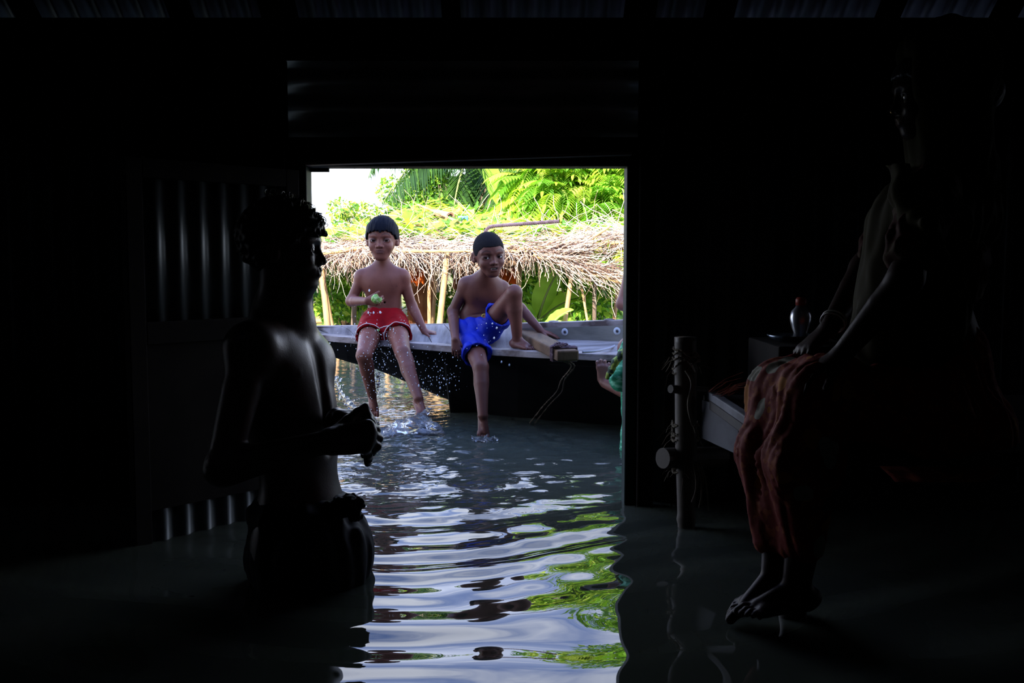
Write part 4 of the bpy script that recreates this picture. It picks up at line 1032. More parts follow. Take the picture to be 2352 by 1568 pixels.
def woman():
    root = empty('person', (P(2100, 950, 2.45).x, 2.45, .5), 'seated woman in red and orange printed cloth, one foot down at the water', 'person')
    F = Field(); H = .225
    hc = A3(P(2140, 215, 2.48)); R, c, T = head(F, hc, (-1, .12, -.12), (-.05, 0, 1), H, adult=.6, lids=.6, female=1)
    pel = A3(P(2150, 985, 2.50)); waist = A3(P(2150, 800, 2.50)); chest = A3(P(2135, 600, 2.50)); neck = A3(P(2150, 400, 2.50)); sd = unit((.05, 1, 0))
    F.ell(pel, (.17, .15, .13), frame(sd, (0, 0, 1)), k=.05); F.ell(waist, (.13, .10, .14), frame(sd, (0, 0, 1)), k=.06); F.ell(chest, (.145, .10, .15), frame(sd, (0, 0, 1)), k=.06)
    shN, shF = A3(P(2130, 455, 2.33)), A3(P(2110, 455, 2.66)); elF, wrF = A3(P(1985, 615, 2.72)), A3(P(1906, 752, 2.55)); elN, wrN = A3(P(2080, 640, 2.22)), A3(P(1935, 812, 2.30))
    F.cap(neck, hc - A3((-.02, 0, .07)), .050, .048, k=.04)
    for sh in (shN, shF): F.cap(neck - A3((0, 0, .03)), sh, .04, .05, k=.05); F.cap(chest, sh, .07, .05, k=.05)
    limb(F, shF, elF, .045, .036, k=.03); limb(F, elF, wrF, .037, .024, 1.05, k=.02); limb(F, shN, elN, .045, .036, k=.03); limb(F, elN, wrN, .037, .024, 1.05, k=.02)
    hand(F, wrF, (-.75, -.15, -.62), (-.60, -.1, .78), -1, .17, (.9, .8, .8, .9), thumb=(.5, .2), k=.003)
    hand(F, wrN, (-.8, .1, -.55), (-.55, -.1, .8), 1, .16, (.8, .8, .8, .9), thumb=(.4, .2), k=.003)
    hN, hF = A3(P(2120, 960, 2.38)), A3(P(2120, 960, 2.62)); kF, kN = A3(P(1812, 900, 2.52)), A3(P(1900, 905, 2.34)); aF, aN = A3(P(1782, 1296, 2.40)), A3(P(1830, 1335, 2.34))
    for h, k_, a in ((hF, kF, aF), (hN, kN, aN)): limb(F, h, k_, .085, .060, k=.04); limb(F, k_, a, .056, .034, 1.1, k=.03)
    foot(F, aF, (-.90, -.10, -.34), (-.34, 0, .93), 1, .235); foot(F, aN, (-.93, -.15, -.05), (-.15, 0, .95), -1, .21)
    V, Fc = F.mesh(.008, [(aF - (.24, .1, .12), aF + .06, .0042), (hc - .15, hc + .15, .0042), (wrF - (.18, .08, .18), wrF + .04, .0038)])
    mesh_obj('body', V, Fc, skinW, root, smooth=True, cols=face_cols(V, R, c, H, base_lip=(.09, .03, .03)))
    eyeball(root, T, R, H)
    hf = hair_field(c, R, H, thick=.03, line=.20, side=-.05, back=-.30, fringe=0, amp=.004, wl=(.01, .03)); hf.ell(T((-.52, 0, -.05)), (.05, .055, .05), k=.02)
    V, Fc = hf.mesh(.005); mesh_obj('hair', V, Fc, M_curl, root, smooth=True)
    MB().lathe(T((.445, .055, -.145)), [(0, .004), (.004, 0), (0, -.004)], 8).build('nose_pin', M_gold, root, smooth=True)
    d = unit(wrF - elF)
    for i in range(2):
        q = wrF - d*(.02 + .012*i); u = unit(np.cross(d, (0, 1, .1))); w = np.cross(d, u); b = MB(); b.tube([q + (u*math.cos(a) + w*math.sin(a))*.031 for a in np.linspace(0, 2*math.pi, 33)], .0022, 6, caps=False); b.build('bangle', M_bangle, root, smooth=True)
    # skirt cloth over thighs and shins
    G = Field()
    for h, k_, a, e in ((hF, kF, aF, .86), (hN, kN, aN, .80)):
        k2 = k_ + A3((-.012, 0, .0)); mid = k_ + (a - k_)*.35 + A3((-.030, 0, 0)); end = k_ + (a - k_)*e
        G.cap(h, k2, .115, .080, k=.05); G.cap(k2, mid, .080, .085, k=.04); G.cap(mid, end, .085, .052, k=.04)
    G.cap((hN + hF)/2, (kN + kF)/2, .11, .07, k=.06); G.cap((kN + kF)/2, (aN + aF)/2*.6 + (kN + kF)/2*.4, .06, .05, k=.06)
    G.ell(pel + A3((0, 0, -.0)), (.20, .18, .15), frame(sd, (0, 0, 1)), k=.05); G.ell(waist - A3((0, 0, .05)), (.15, .125, .15), frame(sd, (0, 0, 1)), k=.06)
    fo = sines(12, .035, .10, 31, 1.0); f2 = sines(8, .015, .03, 32, .0012)
    G.disp = lambda x, y, z: .008*(.6 - np.abs(fo(x*.8, y, z*.12))) + f2(x, y, z)
    V, Fc = G.mesh(.0062); sk = mesh_obj('skirt', V, Fc, M_sari, root, smooth=True)
    B = Field(); B.ell(chest, (.165, .125, .18), frame(sd, (0, 0, 1)), k=.05); B.cap(chest + A3((-.04, 0, 0)), chest + A3((-.075, 0, -.09)), .09, .075, k=.05)
    for sh, e in ((shN, elN), (shF, elF)): B.cap(sh, sh + (e - sh)*.72, .062, .056, k=.05); B.cap(neck - A3((0, 0, .06)), sh, .045, .06, k=.05)
    fo2 = sines(12, .02, .07, 36, .006); B.disp = lambda x, y, z: fo2(x, y, z*.6)
    V, Fc = B.mesh(.007); mesh_obj('blouse', V, Fc, M_blouse, root, smooth=True)
    # olive head cloth falling over the shoulder
    D = Field(); D.cap(P(2048, 250, 2.42), P(2056, 360, 2.36), .014, .016, k=.02, flat=((0, 1, 0), 3)); pts = [P(2056, 340, 2.36), P(2075, 440, 2.30), P(2110, 520, 2.26), P(2155, 590, 2.24)]
    for i in range(3): D.cap(pts[i], pts[i+1], .018 + .006*i, .024 + .006*i - (.016 if i == 2 else 0), k=.02, flat=((0, 1, 0), 2.2))
    D.cap(P(2120, 520, 2.44), P(2085, 770, 2.46), .13, .135, k=.04)  # dark cloth added over the waist in place of shade
    D.ell(c + A3((.035, 0, .06)), (.125, .115, .125), k=.03); D.cap(c + A3((.03, 0, 0)), neck + A3((.05, 0, -.10)), .10, .11, k=.05)
    D.cut(c + A3((-.062, 0, 0)), (-1, 0, -.1), k=.01, lo=c - A3((.2, .16, .14)), hi=c + A3((0, .16, .2)))
    f3 = sines(10, .03, .09, 39, .004); D.disp = lambda x, y, z: f3(x, y, z*.5)
    V, Fc = D.mesh(.007); mesh_obj('head_cloth', V, Fc, M_drape, root, smooth=True)
woman()

# ------------------------------------------------------------------ woman in green outside, beside the boat
def woman_green():
    Y = 4.62; root = empty('person', (P(1500, 900, Y).x, Y, -.8), 'person in green cloth standing in the water, one hand gripping the boat edge', 'person')
    F = Field(); hip = A3(P(1505, 1030, Y)); chest = A3(P(1500, 850, Y)); neck = A3(P(1512, 735, Y + .03)); hc = A3(P(1512, 655, Y)); H = .21; sd = unit((1, .25, 0))
    R, c, T = head(F, hc, (-.35, 1, -.05), (0, 0, 1), H, adult=.5)
    F.ell(hip, (.13, .11, .13), frame(sd, (0, 0, 1)), k=.05); F.ell(chest, (.14, .10, .20), frame(sd, (0, 0, 1)), k=.06); F.cap(neck, hc - A3((0, .01, .07)), .048, .046, k=.04)
    shL, shR = A3(P(1445, 800, Y)), A3(P(1575, 790, Y)); elL, wrL = A3(P(1452, 905, Y + .02)), A3(P(1391, 880, 4.80)); elR, wrR = A3(P(1590, 905, Y)), A3(P(1560, 960, Y - .15))
    for sh, el, wr in ((shL, elL, wrL), (shR, elR, wrR)):
        F.cap(neck - A3((0, 0, .04)), sh, .035, .05, k=.05); limb(F, sh, el, .044, .035, k=.03); limb(F, el, wr, .036, .025, 1.06, k=.02)
    hand(F, wrL, (-.12, .12, .98), (-.15, -.97, .1), 1, .158, ((.25, 1.1, .35), (.25, 1.15, .35), (.25, 1.1, .35), (.3, 1.1, .35)), thumb=(-.35, .9), k=.003, spread=.07)
    hand(F, wrR, (0, -.3, -.95), (1, 0, 0), 1, .16, (.5, .5, .5, .6), k=.003)
    for q in (-1, 1):
        h = hip + sd*q*.07; kn = h + A3((0, 0, -.36)); an = A3((h[0], h[1] + .02, -.73)); limb(F, h, kn, .08, .055, k=.04); limb(F, kn, an, .052, .034, k=.03); foot(F, an, (0, 1, 0), (0, 0, 1), q, .23)
    V, Fc = F.mesh(.0075, [(wrL - .06, wrL + .15, .0034)]); mesh_obj('body', V, Fc, skinG, root, smooth=True, cols=face_cols(V, R, c, H))
    eyeball(root, T, R, H)
    hf = hair_field(c, R, H, thick=.03, line=.20, side=-.05, back=-.30, amp=.004, wl=(.01, .03)); V, Fc = hf.mesh(.006); mesh_obj('hair', V, Fc, M_curl, root, smooth=True)
    G = Field()       # green dress: puffed sleeve, bodice, skirt
    G.cap(chest, hip, .15, .15, k=.05); G.ell(chest + A3((0, 0, .08)), (.15, .11, .14), frame(sd, (0, 0, 1)), k=.04); G.cap(hip, A3((hip[0] - .02, hip[1], -.55)), .155, .20, k=.04)
    G.cap(shL + A3((.02, -.02, .0)), A3(P(1428, 868, 4.58)), .06, .055, k=.03); G.ell(A3(P(1430, 862, 4.58)), (.058, .06, .075), k=.02); G.cap(shR, shR + (elR - shR)*.7, .07, .06, k=.03); G.cut(neck - A3((0, 0, .05)), (0, 0, 1), k=.02)
    fo = sines(12, .03, .09, 51, .005); G.disp = lambda x, y, z: fo(x, y, z*.4)
    M_g = mat('green_printed_cloth', (0.02, 0.26, 0.12), 0.7, 0.3, 0, noise=((0.20, 0.55, 0.36), 24, (1, 1, 2.2), 0.50, 0.62))
    V, Fc = G.mesh(.005); go = mesh_obj('dress', V, Fc, M_g, root, smooth=True)
    M_s = mat('olive_striped_scarf', (0.22, 0.30, 0.045), 0.7, 0.3, 0, noise=((0.015, 0.035, 0.02), 30, (1, 1, 1), 0.50, 0.56))
    Sx = Field(); pts = [P(1395, 866, 4.54), P(1404, 850, 4.50), P(1414, 830, 4.48), P(1430, 812, 4.48), P(1455, 798, 4.5), P(1500, 785, 4.52)]
    for i in range(5): Sx.cap(pts[i], pts[i+1], .010 + .003*i, .013 + .003*i, k=.01, flat=((0, 1, 0), 1.3))
    ns = sines(8, .02, .05, 9, .002); Sx.disp = ns; V, Fc = Sx.mesh(.003); mesh_obj('scarf', V, Fc, M_s, root, smooth=True)
skinG = skin_mat('reddish_brown_skin', (0.19, 0.080, 0.060), (0.15, 0.060, 0.048))
woman_green()
# ------------------------------------------------------------------ another person sitting in the boat, only an elbow shows past the door post
def boat_person():
    Y = 5.62; root = empty('person', (P(1530, 760, Y).x, Y, .46), 'bare armed person sitting in the boat, bent elbow showing past the door post', 'person')
    F = Field(); hip = A3(P(1535, 735, Y)); chest = A3(P(1525, 610, Y)); neck = A3(P(1522, 540, Y)); hc = A3(P(1515, 480, Y - .03)); H = .22; sd = unit((1, .1, 0))
    R, c, T = head(F, hc, (-.4, -1, -.05), (0, 0, 1), H, adult=.4)
    F.ell(hip, (.13, .11, .11), frame(sd, (0, 0, 1)), k=.05); F.ell((hip + chest)/2, (.11, .09, .15), frame(sd, (0, 0, 1)), k=.06); F.ell(chest, (.135, .095, .16), frame(sd, (0, 0, 1)), k=.06); F.cap(neck, hc - A3((0, 0, .07)), .045, .043, k=.04)
    shL, shR = A3(P(1462, 582, Y)), A3(P(1588, 582, Y)); elL, wrL = A3(P(1431, 697, Y - .02)), A3(P(1500, 712, Y - .20)); elR, wrR = A3(P(1600, 690, Y)), A3(P(1560, 740, Y - .22))
    for sh, el, wr, sg in ((shL, elL, wrL, 1), (shR, elR, wrR, -1)):
        F.cap(neck - A3((0, 0, .04)), sh, .035, .045, k=.05); limb(F, sh, el, .044, .036, k=.03); F.cap(el, wr, .040, .024, k=.015)
        hand(F, wr, (.9*sg, -.4, -.1), (0, -.3, 1), sg, .155, (.6, .6, .6, .6), k=.003)
    for q in (-1, 1):
        h = hip + sd*q*.08; kn = h + A3((.05*q, -.33, .02)); an = kn + A3((0, .12, -.02)); kn[2] += .10; limb(F, h, kn, .075, .05, k=.04); an = A3((kn[0], kn[1] - .04, .50)); limb(F, kn, an, .048, .03, k=.03)
    V, Fc = F.mesh(.0075, [(elL - .1, elL + .06, .004)]); mesh_obj('body', V, Fc, skinG, root, smooth=True, cols=face_cols(V, R, c, H)); eyeball(root, T, R, H)
    hf = hair_field(c, R, H, thick=.03, line=.20, amp=.003, wl=(.01, .03)); V, Fc = hf.mesh(.006); mesh_obj('hair', V, Fc, M_curl, root, smooth=True)
    G = Field(); G.ell(hip, (.15, .13, .12), frame(sd, (0, 0, 1)), k=.05)
    for q in (-1, 1):
        h = hip + sd*q*.08; G.cap(h, h + A3((.04*q, -.24, .08)), .09, .075, k=.04)
    V, Fc = G.mesh(.007); mesh_obj('shorts', V, Fc, M_lungi, root, smooth=True)
boat_person()

# ------------------------------------------------------------------ platform bed, bamboo post and pot inside the room
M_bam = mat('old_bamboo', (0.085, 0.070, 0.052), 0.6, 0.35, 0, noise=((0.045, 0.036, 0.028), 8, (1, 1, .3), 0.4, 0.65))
M_board = mat('pale_grey_board', (0.15, 0.157, 0.18), 0.7, 0.3, 0, noise=((0.08, 0.08, 0.095), 7, (1, 1, 1), 0.4, 0.65))
M_darkw = mat('dark_bed_wood', (0.04, 0.033, 0.03), 0.7, 0.3, 0, noise=((0.025, 0.02, 0.018), 7, (1, 1, 1), 0.4, 0.65))
M_jute = mat('frayed_jute', (0.17, 0.145, 0.11), 0.95, 0.1)
def bamboo(b, a, e, r, nodes=4, taper=.95, n=20):
    a, e = Vector(a), Vector(e); pts = []; rad = []; N = 60
    for i in range(N + 1):
        t = i / N; ph = (t * nodes + .35) % 1.0; w = math.exp(-((ph - .5)/.03)**2)
        pts.append(a.lerp(e, t)); rad.append(r * (1 + (taper - 1)*t) * (1 + .10*w))
    b.tube(pts, rad, n)
def bed():
    x0 = P(1625, 1000, 3.22).x; root = empty('platform_bed', (1.6, 2.8, -.8), 'low dark platform bed on bamboo posts at the right', 'bed')
    b = MB(); b.box((x0, 2.30, .40), (XR - .06, 3.30, .435)); b.build('bed_board', M_darkw, root, bevel=.004)
    b = MB(); b.box((x0, 2.62, .425), (x0 + .03, 3.26, .455)); b.build('edge_strip', M_board, root, bevel=.004)
    lo, hi = PZ(1, 1, 0), 0
    b = MB(); a1 = P(1618, 918, 3.24); a2 = P(1702, 940, 3.05); b.add([a1, a2, (a2.x, a2.y, a2.z - .14), (a1.x, a1.y, a1.z - .125)], [(0, 1, 2, 3)]); b.build('side_panel', M_board, root, solid=.018)
    for x, y in ((x0 + .06, 2.42), (XR - .25, 2.42), (XR - .25, 3.18)):
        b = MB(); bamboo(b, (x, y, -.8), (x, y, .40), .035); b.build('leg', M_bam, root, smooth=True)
    b = MB(); b.beam((1.55, 2.22, .185), (XR - .1, 1.95, .16), .03, .05); b.build('lower_rail', M_board, root, bevel=.004)
    b = MB(); b.beam((x0 + .02, 2.30, .33), (XR - .1, 2.30, .33), .04, .06); b.build('side_rail', M_darkw, root, bevel=.004)
bed()
# bamboo post standing in the water with jute lashings
pr = empty('bamboo_post', (P(1580, 1215, 3.30).x, 3.30, -.8), 'hollow bamboo post standing in the water inside, lashed with frayed jute', 'post')
a_, e_ = P(1581, 1240, 3.30), P(1574, 774, 3.30); a_.z = -.8
b = MB(); pts = []; rad = []; 
for i in range(81):
    t = i/80; z = -.8 + (e_.z + .8)*t; w = sum(math.exp(-((z - q)/.007)**2) for q in (.52, .02, .26, -.3)); pts.append((a_.x + (e_.x - a_.x)*t, 3.30 - .02*math.sin(t*3), z)); rad.append((.026 + .010*min(1, max(0, (z + .1)/.4)))*(1 + .13*w))
pts += [(pts[-1][0], pts[-1][1], pts[-1][2] - .0005), (pts[-1][0], pts[-1][1], pts[-1][2] - .03)]; rad += [.021, .020]
pts = pts[:81] + [pts[80], (pts[80][0], pts[80][1], pts[80][2] + .0004)] + pts[81:]; rad = rad[:81] + [rad[80], rad[80]*.97] + rad[81:]
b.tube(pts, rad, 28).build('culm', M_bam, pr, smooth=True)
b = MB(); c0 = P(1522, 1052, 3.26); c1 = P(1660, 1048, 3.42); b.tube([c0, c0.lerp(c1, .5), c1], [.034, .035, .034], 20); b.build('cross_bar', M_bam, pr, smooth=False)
b = MB(); c0 = P(1540, 893, 3.26); c1 = P(1660, 900, 3.40); b.tube([c0, c1], [.014, .014], 10); b.build('cross_bar', M_bam, pr)
r = np.random.default_rng(9)
for zc, n_, rr in ((P(1575, 832, 3.3).z, 5, .042), (P(1578, 990, 3.3).z, 6, .043), (P(1578, 1070, 3.3).z, 3, .040)):
    b = MB()
    for k in range(n_):
        pts = []; tl = r.uniform(-.03, .03); z0 = zc + r.uniform(-.03, .03)
        for j in range(25):
            a = 2*math.pi*j/24; pts.append((e_.x + .004 + math.cos(a)*rr, 3.30 + math.sin(a)*rr, z0 + tl*math.cos(a + k) + .004*math.sin(5*a)))
        twisted(b, pts, .0045)
    for k in range(26):      # frayed fibres
        a = r.uniform(0, 6.28); q = Vector((e_.x + math.cos(a)*rr, 3.30 + math.sin(a)*rr, zc + r.uniform(-.03, .03))); d = Vector((math.cos(a), math.sin(a), r.uniform(-1.5, .6))).normalized(); L_ = r.uniform(.02, .06)
        b.tube([q, q + d*L_*.5 + Vector((0, 0, .004)), q + d*L_ + Vector((r.uniform(-.01, .01), 0, -.015))], .0008, 4)
    b.build('jute_lashing', M_jute, pr)
b = MB(); q0 = P(1590, 1060, 3.25)
for k in range(5): b.tube(spline([q0 + Vector((.006*k, 0, 0)), q0 + Vector((.01 + .008*k, -.02, -.06)), q0 + Vector((.004 + .012*k - .02*(k % 2), -.02, -.12 - .01*k))], 6), .0022, 5)
b.build('rope_tail', M_jute, pr)
b = MB(); q1 = P(1576, 850, 3.25); b.tube(spline([q1, P(1590, 880, 3.24), P(1582, 930, 3.24), P(1592, 980, 3.25)], 8), .006, 6); b.build('rope_tail', M_jute, pr, smooth=True)
# tray and metal pot on a box on the bed
zt = P(1815, 782, 3.02).z
b = MB(); b.box((P(1770, 1, 3.02).x, 2.85, .436), (P(1960, 1, 3.02).x, 3.22, zt - .004)); tag(b.build('wooden_box', M_beam, bevel=.006), 'dark wooden box on the bed carrying tray and pot', 'box')
M_tray = mat('blue_grey_tray', (0.16, 0.20, 0.26), 0.25, 0.5, 0.6); M_pot = mat('dull_aluminium', (0.42, 0.44, 0.48), 0.28, 0.5, 0.85); M_cap = mat('red_lid', (0.30, 0.03, 0.015), 0.5)
ct = P(1822, 782, 3.02); tag(MB().lathe((ct.x, 3.02, zt), [(0, 0), (.055, 0), (.072, .010), (.078, .018), (.075, .018), (.068, .010), (.053, .003), (0, .003)], 32).build('tray', M_tray, smooth=True), 'small round blue grey tray under the metal pot', 'tray')
cp_ = P(1838, 775, 3.04); pot = empty('metal_pot', (cp_.x, 3.04, zt + .004), 'shiny round metal pot with red stopper on the tray', 'pot')
MB().lathe((cp_.x, 3.04, zt + .004), [(0, 0), (.018, 0), (.022, .003), (.020, .018), (.030, .045), (.033, .066), (.028, .085), (.017, .096), (.014, .104), (.0, .104)], 32).build('pot_body', M_pot, pot, smooth=True)
MB().lathe((cp_.x, 3.04, zt + .106), [(0, 0), (.016, 0), (.016, .018), (.012, .024), (0, .024)], 20).build('stopper', M_cap, pot, smooth=True)
b = MB()      # loose straw and threads on the bed
r = np.random.default_rng(3)
for k in range(22):
    q = P(1630, 850, 3.1) + Vector((r.uniform(0, .06), r.uniform(-.06, .1), 0)); q.z = .462; d = Vector((r.uniform(.3, 1), r.uniform(-.4, .4), r.uniform(0.02, .5))).normalized()*r.uniform(.05, .14)
    b.tube([q, q + d*.5 + Vector((0, 0, .01)), q + d], .0012, 4)
tag(b.build('straw_tuft', mat('reddish_straw', (.28, .07, .04), .9)), 'tuft of reddish straw lying on the bed edge', 'straw', None, 'stuff')
# ------------------------------------------------------------------ plants beyond the boat
pr_ = np.random.default_rng(21)
def leafmat(name, tr=.45): return mat(name, (.1, .2, .03), .45, .35, 0, attr='col', trans=(tr, (1.15, 1.2, .6)))
M_leaf = leafmat('broad_leaf'); M_bark = mat('grey_brown_bark', (.16, .12, .09), .9, .1, 0, noise=((.09, .065, .05), 12, (1, 1, .3), .4, .65))
def T_diamond(w=.42, fold=.12):
    v = np.array([(0, 0, 0), (.42, -w/2, fold*w), (1, 0, -.08), (.42, w/2, fold*w)]); return v, np.array([(0, 1, 2), (0, 2, 3)])
def T_long(w=.26):
    v = np.array([(0,0,0), (.25,-w/2,.03), (.25,w/2,.03), (.6,-w*.42,0), (.6,w*.42,0), (1,0,-.14), (.25,0,0), (.6,0,-.03)])
    return v, np.array([(0,1,6),(0,6,2),(1,3,7),(1,7,6),(6,7,4),(6,4,2),(3,5,7),(7,5,4)])
def T_lobed():
    P_ = []; n = 20
    for i in range(n):
        a = 2*math.pi*i/n; r = .64 + .13*math.cos(5*a) + .05*math.cos(10*a + .5); r *= (1 - .35*math.exp(-((a - math.pi)/.30)**2)); P_.append((.45 + r*math.cos(a)*.9, r*math.sin(a), -.10*r*r + .05*math.cos(5*a)))
    v = np.array([(.35, 0, .03)] + P_); f = np.array([(0, 1 + i, 1 + (i+1) % n) for i in range(n)]); return v, f
def scatter(tmpl, base, d, nrm, L, cols):
    tv, tf = tmpl; N = len(base); d = d/np.linalg.norm(d, axis=1)[:, None]; nrm = nrm - d*(nrm*d).sum(1)[:, None]; nrm /= np.linalg.norm(nrm, axis=1)[:, None] + 1e-9; s = np.cross(nrm, d)
    V = base[:, None] + L[:, None, None]*(tv[None, :, 0:1]*d[:, None] + tv[None, :, 1:2]*s[:, None] + tv[None, :, 2:3]*nrm[:, None])
    F = tf[None] + (np.arange(N)*len(tv))[:, None, None]; C = np.repeat(cols, len(tv), axis=0)
    return V.reshape(-1, 3), F.reshape(-1, 3), C
def merge(parts):
    V = []; F = []; C = []; n = 0
    for v, f, c in parts: V.append(v); F.append(f + n); C.append(c); n += len(v)
    return np.concatenate(V), np.concatenate(F), np.concatenate(C)
def pal(n, cols, w=None, jit=.12):
    cols = np.array(cols, float); i = pr_.choice(len(cols), n, p=w); c = cols[i]*(1 + pr_.normal(0, jit, (n, 1))); return np.clip(np.hstack([c, np.ones((n, 1))]), 0, 1)
def rnd(n): v = pr_.normal(size=(n, 3)); return v/np.linalg.norm(v, axis=1)[:, None]
LIME = [(.34, .52, .05), (.22, .44, .04), (.13, .32, .03), (.48, .60, .10)]; MID = [(.09, .22, .03), (.16, .32, .04), (.05, .14, .02)]; DARK = [(.03, .08, .015), (.05, .12, .02), (.02, .055, .012)]; YEL = [(.55, .58, .06), (.42, .55, .05), (.30, .46, .04), (.62, .62, .14)]
def cloud(blobs, n, Lr, tmpl, cols, w=None, shell=.75, droop=.3):
    """leaves filling ellipsoids (centre, radii)"""
    vol = np.array([b[1][0]*b[1][1]*b[1][2] for b in blobs])**.75; k = pr_.choice(len(blobs), n, p=vol/vol.sum()); c = np.array([b[0] for b in blobs])[k]; r = np.array([b[1] for b in blobs])[k]
    u = rnd(n); t = shell + (1 - shell)*pr_.random(n); t = np.where(pr_.random(n) < .3, t*pr_.random(n)**.4, t)
    base = c + u*r*t[:, None]; d = u*.7 + rnd(n)*.8; d[:, 2] -= droop; nrm = u*.5 + np.array([0, -.25, .8]) + rnd(n)*.5
    return scatter(tmpl, base, d, nrm, pr_.uniform(Lr[0], Lr[1], n), pal(n, cols, w))
def branches(root, base, blobs, r0, n=3, mat_=None, name='trunk'):
    b = MB(); base = Vector(base)
    top = sum((Vector(q[0]) for q in blobs), Vector()) / len(blobs)
    b.tube(spline([base, base.lerp(top, .5) + Vector((.06, 0, 0)), top], 8), [r0*(1 - .55*i/16) for i in range(17)], 10)
    for c, r in blobs:
        c = Vector(c); s = base.lerp(top, pr_.uniform(.4, .75))
        b.tube(spline([s, s.lerp(c, .5) + Vector((0, 0, -.1*r[2])), c], 5), [r0*.45*(1 - .7*i/10) for i in range(11)], 6)
        for k in range(n):
            e = c + Vector(rnd(1)[0]*np.array(r)*.8); b.tube([s.lerp(c, .7), c.lerp(e, .4), e], [r0*.18, r0*.12, r0*.05], 4)
    return b.build(name, mat_ or M_bark, root, smooth=True)
def tree(name, label, base, blobs, n, Lr, tmpl, cols, r0=.05, w=None, group=None, shell=.7, cat='tree', nb=4):
    root = empty(name, base, label, cat, group); V, F, C = cloud(blobs, n, Lr, tmpl, cols, w, shell); mesh_obj('foliage', V, F, M_leaf, root, cols=C); branches(root, base, blobs, r0, nb); return root
def gz(x, y): return float(ground_z(np.array(x), np.array(y)))
def at(px, py, Y): p = P(px, py, Y); return (p.x, p.y, p.z)
def sc(Y): return Y / FPX
def blob(px, py, Y, rx, ry, d=.5): return (at(px, py, Y), (rx*sc(Y), d, ry*sc(Y)))
def gb(px, Y): x = at(px, 600, Y)[0]; return (x, Y, gz(x, Y) - .05)

# sparse small leaved trees against the white sky
tree('small_leaved_tree', 'sparse small leaved bush against the white sky, left of the red shorts boy', gb(830, 12.2), [blob(790, 480, 12, 34, 22), blob(835, 490, 12.2, 46, 26), blob(810, 520, 12, 52, 24), blob(860, 515, 12.1, 34, 22)], 1500, (.035, .075), T_diamond(.6), YEL + MID, .03, nb=6)
tree('small_leaved_tree', 'slender tree with small light green leaves reaching over the trellis, left of the palm', gb(940, 12.6), [blob(905, 440, 12.6, 38, 34), blob(940, 470, 12.4, 52, 40), blob(985, 430, 12.6, 46, 48), blob(925, 510, 12.3, 46, 26), blob(975, 390, 12.8, 50, 40), blob(1010, 480, 12.2, 36, 30)], 3400, (.035, .08), T_diamond(.6), LIME + MID, .04, nb=6)
# tree with compound leaves on the right
def spray(b_, d, L, nl=11):
    """compound leaf: paired leaflets on an arching stalk"""
    d = unit(d); side_ = unit(np.cross(d, (0, 0, 1)) + 1e-6); base = []; dd = []; nn = []; Ls = []
    pts = []; p = A3(b_); q = d.copy(); st = L/nl
    for i in range(nl):
        pts.append(p.copy()); p = p + q*st; q = unit(q + A3((0, 0, -.10)))
        if i > 1:
            for s in (1, -1): base.append(p.copy()); dd.append(unit(side_*s*.9 + q*.55 + A3((0, 0, -.18)))); nn.append(A3((0, 0, 1)) + side_*s*.25); Ls.append(L*.34*(1 - .35*abs(i/nl - .5)))
    base.append(p); dd.append(q); nn.append(A3((0, 0, 1))); Ls.append(L*.28); pts.append(p)
    return base, dd, nn, Ls, pts
def compound_tree(name, label, base, blobs, n, Lr, cols, r0=.05):
    root = empty(name, base, label, 'tree'); B = []; D = []; N_ = []; Ls = []; C = []; st = MB()
    vol = np.array([q[1][0]*q[1][2] for q in blobs]); k = pr_.choice(len(blobs), n, p=vol/vol.sum())
    for i in range(n):
        c, r = A3(blobs[k[i]][0]), A3(blobs[k[i]][1]); u = rnd(1)[0]; u[1] = -abs(u[1]) if pr_.random() < .7 else u[1]; p = c + u*r*pr_.uniform(.4, 1)
        d = u*A3((1, 1, .3)) + rnd(1)[0]*.5 + A3((0, -.35, .25)); L = pr_.uniform(*Lr); b_, d_, n_, l_, pts = spray(p, d, L); B += b_; D += d_; N_ += n_; Ls += l_
        C.append(np.repeat(pal(1, cols), len(b_), axis=0)); st.tube(pts[::3] + [pts[-1]], .004, 3, caps=False)
    C = np.concatenate(C); C[:, :3] *= (1 + pr_.normal(0, .08, (len(C), 1)))
    V, F, Cc = scatter(T_long(.30), np.array(B), np.array(D), np.array(N_), np.array(Ls), np.clip(C, 0, 1)); mesh_obj('foliage', V, F, M_leaf, root, cols=Cc)
    st.build('stalks', mat('green_stalk', (.18, .25, .05), .6), root); branches(root, base, blobs, r0, 3)
compound_tree('compound_leaved_tree', 'bright green tree with drooping compound leaves above the trellis at the right', gb(1330, 11.4), [blob(1300, 470, 11.0, 90, 60, .5), blob(1390, 430, 11.2, 70, 60, .5), blob(1250, 430, 11.3, 60, 50, .5), blob(1300, 395, 11.4, 90, 40, .5), blob(1380, 500, 10.8, 60, 40, .4), blob(1410, 320, 11.5, 90, 80, .6), blob(1300, 300, 11.6, 80, 70, .6), blob(1480, 420, 11.2, 60, 80, .5), blob(1430, 190, 11.8, 80, 70, .6)], 820, (.30, .52), LIME, .05)
tree('tall_leafy_tree', 'tall leafy tree rising above the trellis thicket at the right', gb(1560, 13.5), [blob(1470, 120, 13, 150, 110, 1.0), blob(1330, 190, 13.4, 120, 90, .9), blob(1560, 40, 13.4, 170, 130, 1.0), blob(1400, 20, 13.6, 90, 60, .7), blob(1640, 260, 13, 160, 150, 1.0), blob(1250, 260, 14, 90, 60, .7)], 4200, (.09, .2), T_diamond(.5), LIME + MID, .14)
